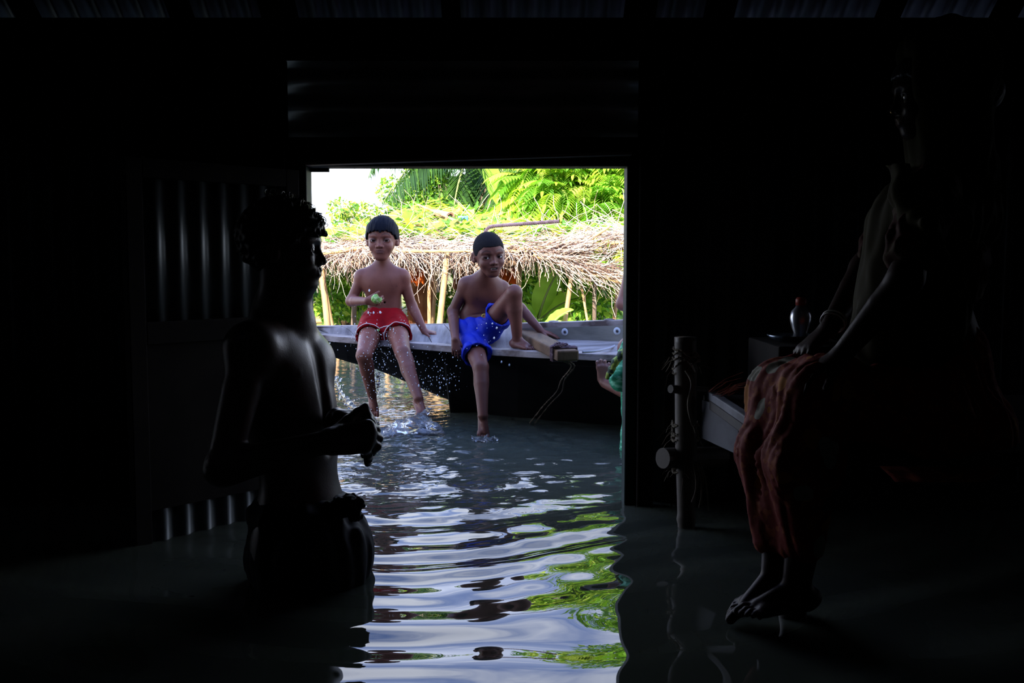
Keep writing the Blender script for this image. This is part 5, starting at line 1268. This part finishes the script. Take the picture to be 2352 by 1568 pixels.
# palms
def frond(root, c, d, L, cols, droop=.9, nl=44, name='frond'):
    c = A3(c); q = unit(d); p = c.copy(); st = L/nl; pts = [p.copy()]; base = []; dd = []; nn = []; Ls = []
    for i in range(nl):
        p = p + q*st; q = unit(q + A3((0, 0, -droop/nl*1.7))); pts.append(p.copy()); t = i/nl
        s = unit(np.cross(q, (0, 0, 1)) + 1e-6); up_ = unit(np.cross(s, q))
        if t > .12:
            ll = L*.36*math.sin(math.pi*min(1, .12 + t*.86))**.7 * (1 if t < .9 else .6)
            for sg in (1, -1): base.append(p.copy()); dd.append(s*sg*.8 + q*.55 + A3((0, 0, -.45 - .25*pr_.random()))); nn.append(up_ + s*sg*.6); Ls.append(ll*pr_.uniform(.85, 1.1))
    tmpl = (np.array([(0,0,0), (.4,-.028,0), (.4,.028,0), (1,0,-.10)]), np.array([(0,1,2), (1,3,2)]))
    V, F, C = scatter(tmpl, np.array(base), np.array(dd), np.array(nn), np.array(Ls), pal(len(base), cols)); o = mesh_obj(name, V, F, M_leaf, root, cols=C)
    MB().tube(pts[::4] + [pts[-1]], [.022*(1 - .8*i/(len(pts[::4]))) for i in range(len(pts[::4]) + 1)], 5).build('midrib', mat_stalk, o, smooth=True)
mat_stalk = mat('palm_stalk', (.16, .20, .06), .5)
def palm(label, px, Y, topy, L, n, trunk_r=.07, cols=DARK + MID, seed=0, r_lean=0):
    b = gb(px, Y); c = A3(at(px, topy, Y)); root = empty('palm_tree', b, label, 'palm tree')
    bb = MB(); bb.tube(spline([b, (A3(b) + c)/2 + A3((.05, 0, 0)), c], 12), [trunk_r*(1 + .08*(i % 2)) for i in range(25)], 12); bb.build('trunk', M_bark, root, smooth=True)
    for i in range(n):
        a = 2*math.pi*i/n + pr_.uniform(-.2, .2); e = pr_.uniform(-.1, .9); frond(root, c, (math.cos(a), math.sin(a), e), L*pr_.uniform(.85, 1.1), cols, droop=pr_.uniform(.8, 1.4))
palm('dark fronded palm tree rising behind the trellis between the two boys', 1108, 12.9, 350, 1.7, 19, cols=DARK)
palm('palm tree with long fronds behind the compound leaved tree at the far right', 1425, 13.6, 300, 1.5, 12, cols=MID + LIME)
palm('tall palm tree at the back, left of the dark fronded one', 1010, 15.0, 265, 1.6, 12, cols=DARK + MID)
# banana plants
def banana_leaf(root, base, d, L, W, bend=.8, col=(.16, .36, .04), roll=0.0, tear=.0):
    p = A3(base); q = unit(d); n = 22; cl = [p.copy()]; Q = [q.copy()]
    for i in range(n): p = p + q*(L/n); q = unit(q + A3((0, 0, -bend/n))); cl.append(p.copy()); Q.append(q.copy())
    V = []; F = []; C = []; m = 4; ref = unit(np.cross(unit(d), (0, 0, 1)) + A3((1e-4, 0, 0)))
    for i in range(n + 1):
        t = i/n; w = W*.5*(math.sin(math.pi*min(1, max(0, (t - .10)/.90))**.75) if t > .10 else 0) + .006; qq = Q[i]; s = unit(ref - qq*(ref @ qq)); u = unit(np.cross(s, qq)); s = s*math.cos(roll) + u*math.sin(roll); u = np.cross(s, qq)
        for j in range(-m, m + 1):
            x = j/m; wv = .06*W*math.sin(i*2.1 + j)*abs(x); V.append(cl[i] + s*x*w*(1 - tear*.5*((i*7) % 5 == 0)*abs(x)) + u*(abs(x)**1.3*w*.35 + wv*.35)); k = 1.35 if j == 0 else 1 + .08*math.sin(i*1.7); C.append((min(1, col[0]*k), min(1, col[1]*k), col[2]*k, 1))
    c = 2*m + 1
    for i in range(n):
        for j in range(c - 1): F.append((i*c+j, i*c+j+1, (i+1)*c+j+1, (i+1)*c+j))
    o = mesh_obj('leaf', V, F, M_leaf, root, smooth=True, cols=C); MB().tube(cl[::3], [.014*(1 - .8*i/len(cl[::3])) + .002 for i in range(len(cl[::3]))], 6).build('midrib', mat_stalk, o, smooth=True)
def banana(label, b, h, leaves, r=.07):
    root = empty('banana_plant', b, label, 'banana plant'); b = A3(b); top = b + A3((0, 0, h))
    MB().tube([b, b + A3((0, 0, h*.5)), top], [r, r*.9, r*.55], 12).build('stem', mat_ban, root, smooth=True)
    for d, L, W, bd, col, roll in leaves: banana_leaf(root, top - A3((0, 0, .05)), d, L, W, bd, col, roll)
mat_ban = mat('banana_stem', (.20, .22, .08), .6, .3, 0, noise=((.22, .12, .07), 7, (1, 1, .2), .45, .6))
B1, B2, B3 = (.22, .44, .06), (.34, .56, .08), (.10, .26, .04)
banana('tall banana plant with broad upright leaves behind the blue shorts boy', gb(1168, 11.7), 1.25, [((-.35, -.3, 1), 1.3, .42, .7, B2, .3), ((.5, -.1, 1), 1.4, .40, 1.0, B1, -.4), ((.1, -.5, 1), 1.0, .36, 1.6, B3, .1), ((.9, -.2, .7), 1.1, .36, 1.3, B2, 0), ((-.15, .3, 1.2), 1.5, .42, .4, B1, .5)])
banana('banana plant with a large leaf over the trellis middle', gb(1262, 11.9), 1.0, [((-.5, -.5, 1.1), 1.0, .38, .7, B2, .5), ((.3, -.3, 1), 1.3, .40, .8, B1, 0), ((-.4, .2, 1.1), 1.4, .4, .5, B3, .3), ((.9, -.1, .8), 1.1, .38, 1.0, B1, .2)])
banana('young banana plant with bright leaves under the right end of the trellis', gb(1232, 9.75), .42, [((1.0, -.35, .62), .60, .20, 1.9, B2, -.35), ((.55, -.6, .12), .42, .20, 1.0, B1, .5), ((.25, -.2, 1), .75, .24, 1.0, B2, .5), ((-.5, -.3, .9), .55, .20, 1.5, B1, 0), ((.85, .1, 1), .75, .22, 1.2, B2, -.5), ((.1, -.7, .5), .40, .18, 1.4, B3, .2)], .05)
banana('small banana plant low on the bank beside the right trellis poles', gb(1345, 9.9), .30, [((.6, -.4, .8), .55, .2, 1.4, B2, .2), ((-.7, -.2, .8), .55, .2, 1.3, B1, -.2), ((.1, -.4, 1), .6, .2, .9, B1, 0)], .04)
banana('low banana plant with wide drooping leaves right under the trellis front', gb(1238, 8.7), .50, [((.95, -.15, .75), .62, .17, 2.2, B2, -1.0), ((.30, -.25, 1), .55, .18, 1.5, B1, -.8), ((-.75, -.2, .95), .50, .16, 1.9, B2, 1.0), ((.7, -.5, .05), .42, .16, .6, B2, -.9), ((1, -.1, .2), .50, .15, 1.0, B1, -1.0)], .045)
banana('banana plant standing at the far right edge of the view', gb(1452, 11.0), 1.5, [((-.7, -.4, .9), 1.3, .4, .9, B2, .4), ((.2, -.4, 1), 1.2, .4, .8, B1, 0), ((.8, -.1, .8), 1.2, .4, 1.1, B1, .2), ((-.3, .2, 1.2), 1.4, .4, .5, B2, .3)])
# background thicket
for lab, px0, Y, bl, n, cols in (
    ('dense dark green thicket behind the trellis at the centre', 1100, 15.5, [blob(1000, 520, 15.3, 90, 70, .8), blob(1110, 470, 15.6, 110, 90, .8), blob(1080, 560, 15, 140, 70, .8)], 6500, DARK + MID),
    ('dense dark green thicket behind the trellis at the right', 1350, 15.2, [blob(1250, 440, 15.2, 110, 110, .8), blob(1390, 430, 15.4, 120, 130, .8), blob(1340, 570, 14.6, 160, 80, .8), blob(1500, 500, 15, 120, 120, .8)], 8000, DARK + MID),
    ('low leafy thicket on the bank behind the trellis at the left', 790, 13.2, [blob(700, 590, 13.4, 90, 56, .7), blob(800, 610, 13.2, 90, 50, .7), blob(900, 600, 13.4, 90, 60, .7), blob(780, 680, 12.6, 80, 44, .6), blob(620, 600, 13.4, 80, 60, .7)], 5200, MID + LIME)):
    tree('leafy_thicket', lab, gb(px0, Y), bl, n, (.10, .22), T_diamond(.5), cols, .07, shell=.55, cat='thicket', nb=2)
tree('leafy_shrub', 'leafy shrub under the trellis at the far right', gb(1400, 9.9), [blob(1400, 640, 9.7, 50, 44, .3), blob(1380, 700, 9.6, 60, 40, .3), blob(1320, 660, 10.4, 70, 60, .3)], 1500, (.05, .12), T_diamond(.5), LIME + MID, .02, cat='shrub')
tree('leafy_shrub', 'leafy shrub under the trellis at the left, behind the bamboo pole', gb(790, 10.4), [blob(790, 660, 10.4, 44, 40, .3), blob(770, 700, 10.2, 50, 36, .3), blob(840, 670, 10.5, 30, 40, .3)], 1300, (.04, .10), T_diamond(.5), MID + LIME, .02, cat='shrub')
tree('leafy_shrub', 'leafy shrub under the trellis just right of the raised knee of the boy in blue', gb(1190, 11.6), [blob(1185, 660, 11.6, 50, 60, .4), blob(1230, 640, 11.9, 50, 60, .4)], 1600, (.05, .12), T_diamond(.5), MID + LIME, .02, cat='shrub')
tree('leafy_shrub', 'leafy shrub low under the trellis between the two boys', gb(1000, 10.8), [blob(985, 700, 10.4, 50, 34, .3), blob(1050, 690, 10.6, 40, 40, .3)], 900, (.04, .10), T_diamond(.5), MID + LIME, .02, cat='shrub')
tree('leafy_thicket', 'low leafy thicket at the far left of the bank', gb(500, 12.5), [blob(430, 620, 12.5, 120, 70, .8), blob(560, 600, 12.8, 90, 60, .7), blob(300, 600, 12.5, 130, 90, .8)], 3200, (.10, .22), T_diamond(.5), MID + LIME, .06, shell=.55, cat='thicket', nb=2)
# grass strips on the bank
n = 2600; bx = pr_.uniform(-2.6, 2.2, n); by = pr_.uniform(9.1, 12.5, n); bz = np.array([gz(a, c) for a, c in zip(bx, by)]); keep = bz > -.02; bx, by, bz = bx[keep], by[keep], bz[keep]; n = len(bx)
V, F, C = scatter((np.array([(0,-.03,0),(0,.03,0),(.6,.02,.05),(1,0,.2)]), np.array([(0,1,2),(0,2,3)])), np.stack([bx, by, bz], 1), np.stack([pr_.normal(0, .3, n), pr_.normal(-.1, .3, n), np.ones(n)], 1), rnd(n), pr_.uniform(.06, .20, n), pal(n, LIME + YEL))
tag(mesh_obj('bank_grass', V, F, M_leaf, cols=C), 'short bright grass growing on the bank beyond the water', 'grass', None, 'stuff')

# ------------------------------------------------------------------ bamboo trellis smothered in dry vines and gourd leaves
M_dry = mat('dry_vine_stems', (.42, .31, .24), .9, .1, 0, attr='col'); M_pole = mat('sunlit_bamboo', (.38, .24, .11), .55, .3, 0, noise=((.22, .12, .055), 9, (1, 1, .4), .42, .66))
M_thatch = mat('brown_thatch_mat', (.12, .075, .045), .95, .05, 0, noise=((.05, .03, .02), 22, (1, 1, 1), .4, .6), bump=(30, 1, (1, 1, 1)))
YF, YK = 8.75, 12.0
def front_y(px): return float(np.interp(px, [560, 735, 845, 1000, 1200, 1300, 1437, 1560], [590, 582, 570, 578, 572, 566, 556, 550]))   # where the front rail is seen
def roof_pt(px, t, lift=0.0):
    """t = 0 at the front rail, 1 at the back"""
    Y = YF + (YK - YF)*t + .15*math.sin(px*.02); top = float(np.interp(px, [600, 735, 830, 900, 960, 1040, 1120, 1300, 1450], [560, 540, 530, 500, 470, 475, 492, 520, 520]))
    fy_ = front_y(px); py = fy_ + (top + 14 - fy_)*t**.8; p = A3(P(px, py, Y)); p[2] += lift; return p
tr_ = empty('vine_trellis', (at(1090, 600, 10)[0], 10.0, 0.0), 'long low bamboo trellis covered in dry vines and gourd leaves beyond the boat', 'trellis')
V = []; F = []; nx_, nt_ = 60, 16; nz_ = sines(8, .15, .6, 61, .035)
for i in range(nx_ + 1):
    for j in range(nt_ + 1):
        p = roof_pt(590 + 960*i/nx_, j/nt_*float(np.interp(590 + 960*i/nx_, [1230, 1320], [1, .10]))); p[2] += -.05 + nz_(p[0], p[1]) - (.03 if j == 0 else 0); V.append(p)
for i in range(nx_):
    for j in range(nt_): a = i*(nt_+1)+j; F.append((a, a+nt_+1, a+nt_+2, a+1))
mesh_obj('thatch_mat', V, F, M_thatch, tr_, smooth=True, cols=None).modifiers.new('s', 'SOLIDIFY').thickness = .05
def pole(a, b_, r, part='pole', m=None, nodes=5): q = MB(); bamboo(q, a, b_, r, nodes, .9, 12); return q.build(part, m or M_pole, tr_, smooth=True)
for (x0, y0, x1, y1, Y0, Y1, r) in ((600, 598, 860, 566, YF - .12, YF - .08, .022), (790, 606, 905, 596, YF - .05, YF + .05, .021), (900, 577, 1120, 576, YF - .12, YF - .12, .014), (1080, 578, 1250, 575, YF - .1, YF - .1, .014), (1180, 573, 1500, 552, YF - .1, YF - .1, .016), (1225, 585, 1480, 664, YF - .2, YF - .35, .020), (760, 560, 930, 548, YF + .6, YF + .6, .015), (960, 470, 1060, 512, YF + 1.8, YF + .9, .012), (940, 520, 1010, 510, YF + .9, YF + .9, .012), (1340, 560, 1400, 520, YF - .1, YF - .1, .014)):
    pole(at(x0, y0, Y0), at(x1, y1, Y1), r, 'rail')
def post(x0, y0, x1, y1, Y, r, m=None):
    e = at(x1, y1, Y); a = A3(at(x0, y0, Y)); e = A3(e); d = e - a; zb = -.35; e = a + d*((zb - a[2])/d[2]); return pole(e, a, r, 'post', m, 6)
for q in ((738, 610, 752, 742, YF, .030), (743, 640, 762, 742, YF + .2, .018), (818, 610, 812, 742, YF + .5, .026), (1028, 575, 1010, 742, YF, .030), (985, 600, 986, 742, YF + .3, .018), (1003, 600, 994, 742, YF + .9, .018), (912, 590, 922, 742, YF + .6, .016), (905, 600, 893, 742, YF + .1, .018), (1318, 600, 1297, 742, YF - .05, .022), (1326, 600, 1350, 742, YF + .1, .012), (1366, 610, 1365, 742, YF + .1, .020), (1195, 590, 1188, 742, YF + .2, .024), (1425, 600, 1410, 742, YF + .5, .018), (640, 600, 645, 742, YF, .026), (1100, 600, 1104, 742, YF + 1.2, .02)):
    post(*q, m=(M_bark if q[0] in (818, 1366, 912) else None))
# pieces of bamboo tube lying on top, with an open end
b = MB(); c0, c1 = A3(at(1035, 497, 9.9)), A3(at(985, 486, 11.2)); b.tube([c0, c1], [.040, .040], 16, caps=False); b.tube([c0, c0 + (c1 - c0)*.3], [.030, .030], 16, caps=False); b.build('bamboo_tube', mat('brown_tube', (.30, .15, .09), .6), tr_, smooth=True, solid=.004)
# dry stems: a tangle on top and a hanging fringe
def tangle():
    V = []; F = []; C = []; base_n = 0
    def strand(pts, r, col):
        nonlocal base_n
        pts = np.array(pts); m = len(pts); d = np.gradient(pts, axis=0); d /= np.linalg.norm(d, axis=1)[:, None] + 1e-9; u = np.cross(d, (0.3, .2, 1)); u /= np.linalg.norm(u, axis=1)[:, None] + 1e-9; w = np.cross(d, u)
        rr = r*np.linspace(1, .55, m)[:, None]
        for a in (0, 2.09, 4.19): V.append(pts + (u*math.cos(a) + w*math.sin(a))*rr)
        for i in range(m - 1):
            for k in range(3): a0 = base_n + k*m + i; b0 = base_n + ((k+1) % 3)*m + i; F.append((a0, a0+1, b0+1, b0))
        C.append(np.repeat([col], 3*m, axis=0)); base_n += 3*m
    cols = [(.62, .50, .41), (.45, .32, .24), (.70, .60, .50), (.28, .18, .13), (.55, .40, .29), (.16, .10, .08)]
    def pick(): c = A3(cols[pr_.integers(len(cols))])*pr_.uniform(.8, 1.2); return (*np.clip(c, 0, 1), 1)
    for i in range(3600):                       # on the roof, mostly near the front
        px = pr_.uniform(600, 1530); t = pr_.random()**1.7*(1 if px < 1290 else .22); p = roof_pt(px, t, pr_.uniform(-.03, .05) + .05*(1-t)*pr_.random()); a = pr_.normal(0, .55) + (0 if pr_.random() < .75 else 1.3); d = A3((math.cos(a)*pr_.choice([-1, 1]), math.sin(a)*.8, pr_.normal(0, .22))); L = pr_.uniform(.12, .6); n = 5; pts = [p]
        for k in range(n): d = unit(d + pr_.normal(0, .26, 3)*A3((1, 1, .7)) + A3((0, 0, -.04))); pts.append(pts[-1] + d*L/n)
        strand(pts, pr_.uniform(.002, .0055), pick())
    for i in range(2900):                       # fringe
        px = pr_.uniform(600, 1530)
        if px > 1180 and pr_.random() < .5: continue
        dens = .55 + .45*math.sin(px*.021 + 1)*math.sin(px*.057)
        p = roof_pt(px, pr_.random()**2*.22, -.02); p[1] -= pr_.uniform(0, .28)*pr_.random(); p[2] += pr_.uniform(-.05, .05); L = pr_.uniform(.10, .34)*(1 if px < 1290 else .55)*(1 + .9*(pr_.random() < .13*dens + .03)) * (.75 + .35*dens); n = 6; d = unit(A3((pr_.normal(0, .9), pr_.normal(-.25, .4), pr_.uniform(-.4, .6)))); pts = [p]
        for k in range(n): d = unit(d + A3((pr_.normal(0, .42), pr_.normal(0, .25), -.42))); pts.append(pts[-1] + d*L/n)
        strand(pts, pr_.uniform(.0016, .0046), pick())
        if pr_.random() < .35:
            q = pts[3]; d2 = unit(A3((pr_.normal(0, 1), pr_.normal(0, .5), -.3))); strand([q, q + d2*L*.2, q + unit(d2 + A3((0, 0, -.8)))*L*.4], .0016, pick())
    for i in range(380):                       # the drooping bundle at the right
        t = pr_.random(); px = 1240 + 190*t + pr_.normal(0, 16); p = A3(P(px, 578 + 62*t + pr_.normal(0, 9), YF - .25 + pr_.normal(0, .08))); L = pr_.uniform(.12, .5); d = unit(A3((1.0, pr_.normal(0, .3), -.42 + pr_.normal(0, .28)))); pts = [p]
        for k in range(5): d = unit(d + pr_.normal(0, .22, 3)); pts.append(pts[-1] + d*L/5)
        strand(pts, pr_.uniform(.002, .005), pick())
    for i in range(240):                       # brush heap of dry palm midribs
        p = A3(P(1290 + pr_.normal(0, 30), 574 + pr_.normal(0, 8), YF - .15 + pr_.normal(0, .1))); d = unit(A3((.9, pr_.normal(0, .3), .16 + pr_.normal(0, .18)))); L = pr_.uniform(.12, .32); pts = [p]
        for k in range(4): d = unit(d + pr_.normal(0, .12, 3)); pts.append(pts[-1] + d*L/4)
        strand(pts, pr_.uniform(.003, .006), pick())
    return np.concatenate(V), np.array(F), np.concatenate(C)
V, F, C = tangle(); tag(mesh_obj('dry_vines', V, F, M_dry, tr_, cols=C), None, None, None, 'stuff')
# gourd leaves on top
n = 2900; px = pr_.uniform(590, 1540, n); t = pr_.random(n)*.9 + .12; base = np.array([roof_pt(a, c, pr_.uniform(.02, .16)) for a, c in zip(px, t)]); d = rnd(n)*A3((1, 1, .25)) + A3((0, -.5, -.1)); nr = np.array((0, -.45, 1.0)) + rnd(n)*.45
V, F, C = scatter(T_lobed(), base, d, nr, pr_.uniform(.055, .14, n), pal(n, YEL + LIME[:3] + MID[:1])); tag(mesh_obj('gourd_leaves', V, F, M_leaf, tr_, smooth=False, cols=C), None, None, None, 'stuff')  # a darker green mixed in as shadow among the leaves
n = 130; px = pr_.uniform(1340, 1500, n); base = np.array([A3(P(a, pr_.uniform(560, 640), YF - .1 + pr_.uniform(0, .4))) for a in px]); V, F, C = scatter(T_lobed(), base, rnd(n) + A3((0, -.3, -.4)), np.array((0, -.8, .5)) + rnd(n)*.5, pr_.uniform(.05, .11, n), pal(n, YEL + LIME)); tag(mesh_obj('gourd_leaves', V, F, M_leaf, tr_, cols=C), None, None, None, 'stuff')
n = 1300; px = pr_.uniform(1170, 1520, n); base = np.array([A3(P(a, c, YF + .15 + (560 - c)/60*2.2 + pr_.uniform(-.2, .2))) for a, c in zip(px, 560 - 62*pr_.random(n))]); V, F, C = scatter(T_lobed(), base, rnd(n)*A3((1, 1, .4)) + A3((0, -.4, -.2)), np.array((0, -.5, 1)) + rnd(n)*.5, pr_.uniform(.05, .12, n), pal(n, YEL + LIME[:3] + MID[:1])); tag(mesh_obj('gourd_leaves', V, F, M_leaf, tr_, cols=C), None, None, None, 'stuff')  # same mix, its darkest green standing for shadowed leaves
# rusty sheet, orange cloths, blue scraps
M_rust = mat('rusty_brown_sheet', (.13, .045, .018), .85, .1, 0, noise=((.33, .17, .09), 3.2, (1, 1, .5), .48, .62)); M_or = mat('orange_cloth', (.62, .12, .015), .8, .1, 0, noise=((.45, .07, .01), 8, (1, 1, 1), .4, .6), trans=(.3, (1, .8, .5))); M_bl = mat('blue_plastic', (.08, .26, .55), .5)
def sheet(name, pts, Y, m, label, cat, wob=.02, nx=14, ny=14, seed=0):
    f = sines(6, .08, .3, seed + 70, wob); V = []; F = []; (x0, y0), (x1, y1) = pts
    for i in range(nx + 1):
        for j in range(ny + 1): p = A3(P(x0 + (x1 - x0)*i/nx, y0 + (y1 - y0)*j/ny + (6*math.sin(i*1.3 + seed) if j == ny else 0), Y)); p[1] += f(p[0]*1.0, 0, p[2]*.25); V.append(p)
    for i in range(nx):
        for j in range(ny): a = i*(ny+1)+j; F.append((a, a+1, a+ny+2, a+ny+1))
    o = mesh_obj(name, V, F, m, smooth=True); s = o.modifiers.new('s', 'SOLIDIFY'); s.thickness = .004; return tag(o, label, cat)
sheet('rusty_sheet', ((935, 590), (1000, 760)), 9.75, M_rust, 'rust brown sheet standing under the trellis right of the red shorts boy', 'sheet', .03, seed=1)
sheet('rusty_sheet', ((1040, 588), (1100, 668)), 9.55, M_rust, 'rust brown sheet hanging under the trellis beside the blue shorts boy', 'sheet', .02, seed=4)
sheet('orange_cloth', ((922, 592), (975, 652)), 8.98, M_or, 'bright orange cloth hanging under the trellis, left of two', 'cloth', .03, seed=2)
sheet('orange_cloth', ((1135, 600), (1185, 655)), 9.1, M_or, 'bright orange cloth hanging under the trellis behind the blue shorts boy', 'cloth', .03, seed=3)
sheet('blue_plastic', ((834, 540), (848, 548)), 8.95, M_bl, 'small blue plastic scrap tucked in the trellis beside the fringe haired boy', 'plastic scrap', .02, 6, 6, seed=5)
sheet('blue_plastic', ((1052, 496), (1075, 504)), 9.9, M_bl, 'small blue plastic scrap on top of the trellis above the bamboo tube end', 'plastic scrap', .02, 6, 6, seed=6)
pl = P(908, 430, 12.3); MB().tube([(pl.x, 12.3, -.2), (pl.x - .03, 12.3, pl.z)], [.02, .012], 8)
b = MB(); b.tube([(pl.x, 12.3, gz(pl.x, 12.3)), (pl.x - .03, 12.3, pl.z)], [.024, .016], 10); tag(b.build('thin_pole', mat('bleached_pole', (.6, .55, .5), .7), smooth=True), 'thin bleached pole standing behind the trellis left of the small leaved tree', 'pole')
# low bamboo landing at the left
ld = empty('bamboo_landing', (at(750, 700, 11.5)[0], 11.5, 0), 'low bamboo landing stage on the bank at the far left', 'landing stage')
for k in range(5): b = MB(); bamboo(b, at(600, 737 - 1.5*k, 11.2 + .12*k), at(800 - 12*k, 736 - 1.5*k, 11.3 + .12*k), .03, 5, 1, 10); b.build('bamboo_pole', M_pole, ld, smooth=True)
for x_, y_ in ((640, 11.3), (720, 11.4), (790, 11.4)): b = MB(); q = at(x_, 740, y_); bamboo(b, (q[0], y_, -.6), (q[0], y_, q[2]), .03, 4, 1, 10); b.build('leg', M_pole, ld, smooth=True)
# ------------------------------------------------------------------ splashes and drops
def water_drop_mat(name, tr, rough, col=(.9, .94, 1.0)):
    m = bpy.data.materials.new(name); m.use_nodes = True; b = m.node_tree.nodes['Principled BSDF']
    b.inputs['Base Color'].default_value = (*col, 1); b.inputs['Transmission Weight'].default_value = tr; b.inputs['Roughness'].default_value = rough; b.inputs['IOR'].default_value = 1.33; return m
M_spl = water_drop_mat('splash_water', .93, .05, (.95, .96, .97)); M_drop = water_drop_mat('water_drops', .45, .12)
def wz(x, y): return float(wave_h(np.array([x]), np.array([y]))[0])
def splash():
    F = Field(); ft = A3(P(968, 938, 5.09)); c = A3(P(938, 985, 5.02)); c[2] = .0
    F.ell(c, (.160, .12, .055), k=.03); F.cap(ft + A3((-.012, .0, -.055)), c + A3((.0, 0, .015)), .030, .075, k=.06); F.cap(ft + A3((.01, 0, -.055)), A3(P(988, 988, 5.0)), .028, .040, k=.04)
    F.cap(A3(P(995, 990, 4.98)), A3(P(880, 1000, 5.02)), .035, .03, k=.03); F.cap(ft + A3((.01, -.01, -.02)), A3(P(1003, 930, 5.05)), .009, .004, k=.02)
    F.cap(A3(P(860, 1006, 5.0)), A3(P(1015, 1000, 4.98)), .02, .02, k=.03)
    F.ell(c + A3((.005, .03, -.012)), (.140, .10, .045), k=.02, sub=True); F.cap(ft + A3((-.012, .02, -.075)), c + A3((.0, .03, .0)), .018, .060, k=.03, sub=True)
    n1 = sines(16, .015, .06, 5, .0035); n2 = sines(10, .06, .14, 6, .006)
    F.disp = lambda x, y, z: n1(x*.35 + z*.8, y*.6, z*.25 - x*.35) + n2(x, y, z)
    V, Fc = F.mesh(.0035); tag(mesh_obj('water_splash', V, Fc, M_spl, smooth=True), 'clear sheet of water kicked up by the foot of the boy in red shorts', 'splash')
    G = Field(); q = A3(P(1112, 1004, 4.86)); q[2] = .002
    for k in range(9):
        a = 2*math.pi*k/9; G.cap(q + A3((math.cos(a)*.03, .02 + math.sin(a)*.02, -.004)), q + A3((math.cos(a)*.065, .02 + math.sin(a)*.05, .000 + .008*(k % 3))), .006, .003, k=.01)
    G.ell(q, (.055, .045, .004), k=.01); G.disp = sines(10, .012, .04, 15, .003)
    V, Fc = G.mesh(.0028); tag(mesh_obj('water_splash', V, Fc, M_spl, smooth=True), 'small ring of splashing water around the foot of the boy in blue shorts', 'splash')
    J = Field(); pts = [A3(P(a, b_, 5.2)) for a, b_ in ((764, 858), (772, 880), (783, 905), (797, 922), (812, 938))]; rj = np.random.default_rng(4)
    for i in range(4):
        J.cap(pts[i], pts[i+1], .005 + .003*i, .006 + .004*i, k=.01)
    for i in range(26):
        t = rj.random(); a = pts[0] + (pts[-1] - pts[0])*t + rj.normal(0, .010 + .012*t, 3); J.cap(a, a + rj.normal(0, .012, 3), .0035, .002, k=.006)
    J.disp = sines(10, .010, .03, 25, .003); V, Fc = J.mesh(.0025); tag(mesh_obj('water_jet', V, Fc, M_spl, smooth=True), 'thin jet of water flying left of the kicking feet', 'splash')
    K = Field(); pts = [A3(P(a, b_, 5.3)) for a, b_ in ((869, 858), (868, 880), (867, 905))]
    K.cap(pts[0], pts[1], .012, .010, k=.01); K.cap(pts[1], pts[2], .008, .004, k=.01); K.disp = sines(10, .010, .03, 27, .003); V, Fc = K.mesh(.0025); tag(mesh_obj('water_trickle', V, Fc, M_spl, smooth=True), 'trickle of water falling behind the raised heel of the boy in red shorts', 'splash')
    r = np.random.default_rng(8); V = []; Fs = []
    ico = [(0,0,1),(.894,0,.447),(.276,.851,.447),(-.724,.526,.447),(-.724,-.526,.447),(.276,-.851,.447),(.724,.526,-.447),(-.276,.851,-.447),(-.894,0,-.447),(-.276,-.851,-.447),(.724,-.526,-.447),(0,0,-1)]
    icf = [(0,1,2),(0,2,3),(0,3,4),(0,4,5),(0,5,1),(1,6,2),(2,7,3),(3,8,4),(4,9,5),(5,10,1),(6,7,2),(7,8,3),(8,9,4),(9,10,5),(10,6,1),(11,7,6),(11,8,7),(11,9,8),(11,10,9),(11,6,10)]
    def drop(px, py, Y, rad, st):
        p = A3(P(px, py, Y)); n = len(V)
        for v in ico: V.append(p + A3(v)*A3((rad, rad, rad*st)))
        for f in icf: Fs.append(tuple(i + n for i in f))
    for (x, y, sx, sy, n, r0, r1) in ((870, 815, 34, 34, 150, .0012, .0036), (835, 770, 26, 26, 60, .0012, .0034), (905, 760, 30, 30, 40, .0012, .0034), (745, 795, 22, 10, 26, .0015, .0050), (985, 880, 26, 18, 60, .0015, .0055), (860, 900, 22, 30, 70, .001, .0032), (1020, 850, 28, 26, 40, .001, .0035), (990, 830, 40, 50, 50, .001, .003), (1125, 765, 16, 20, 16, .0018, .005), (960, 960, 40, 16, 60, .001, .003), (1020, 870, 10, 6, 8, .003, .0065), (890, 840, 60, 50, 70, .0010, .0025)):
        for i in range(n): drop(x + r.normal(0, sx), y + r.normal(0, sy), r.uniform(5.0, 5.16), r0 + (r1 - r0)*r.random()**3, r.uniform(.8, 1.7))
    for x, y in ((846, 718), (858, 718), (873, 717), (1152, 831), (1170, 838), (1141, 753), (1135, 776), (848, 667)): drop(x, y, 5.15, .0052, 1.5)
    tag(mesh_obj('water_droplets', V, Fs, M_drop, smooth=True), 'spray of tiny water drops flying in front of the boys and the black hull', 'water drops', None, 'stuff')
splash()
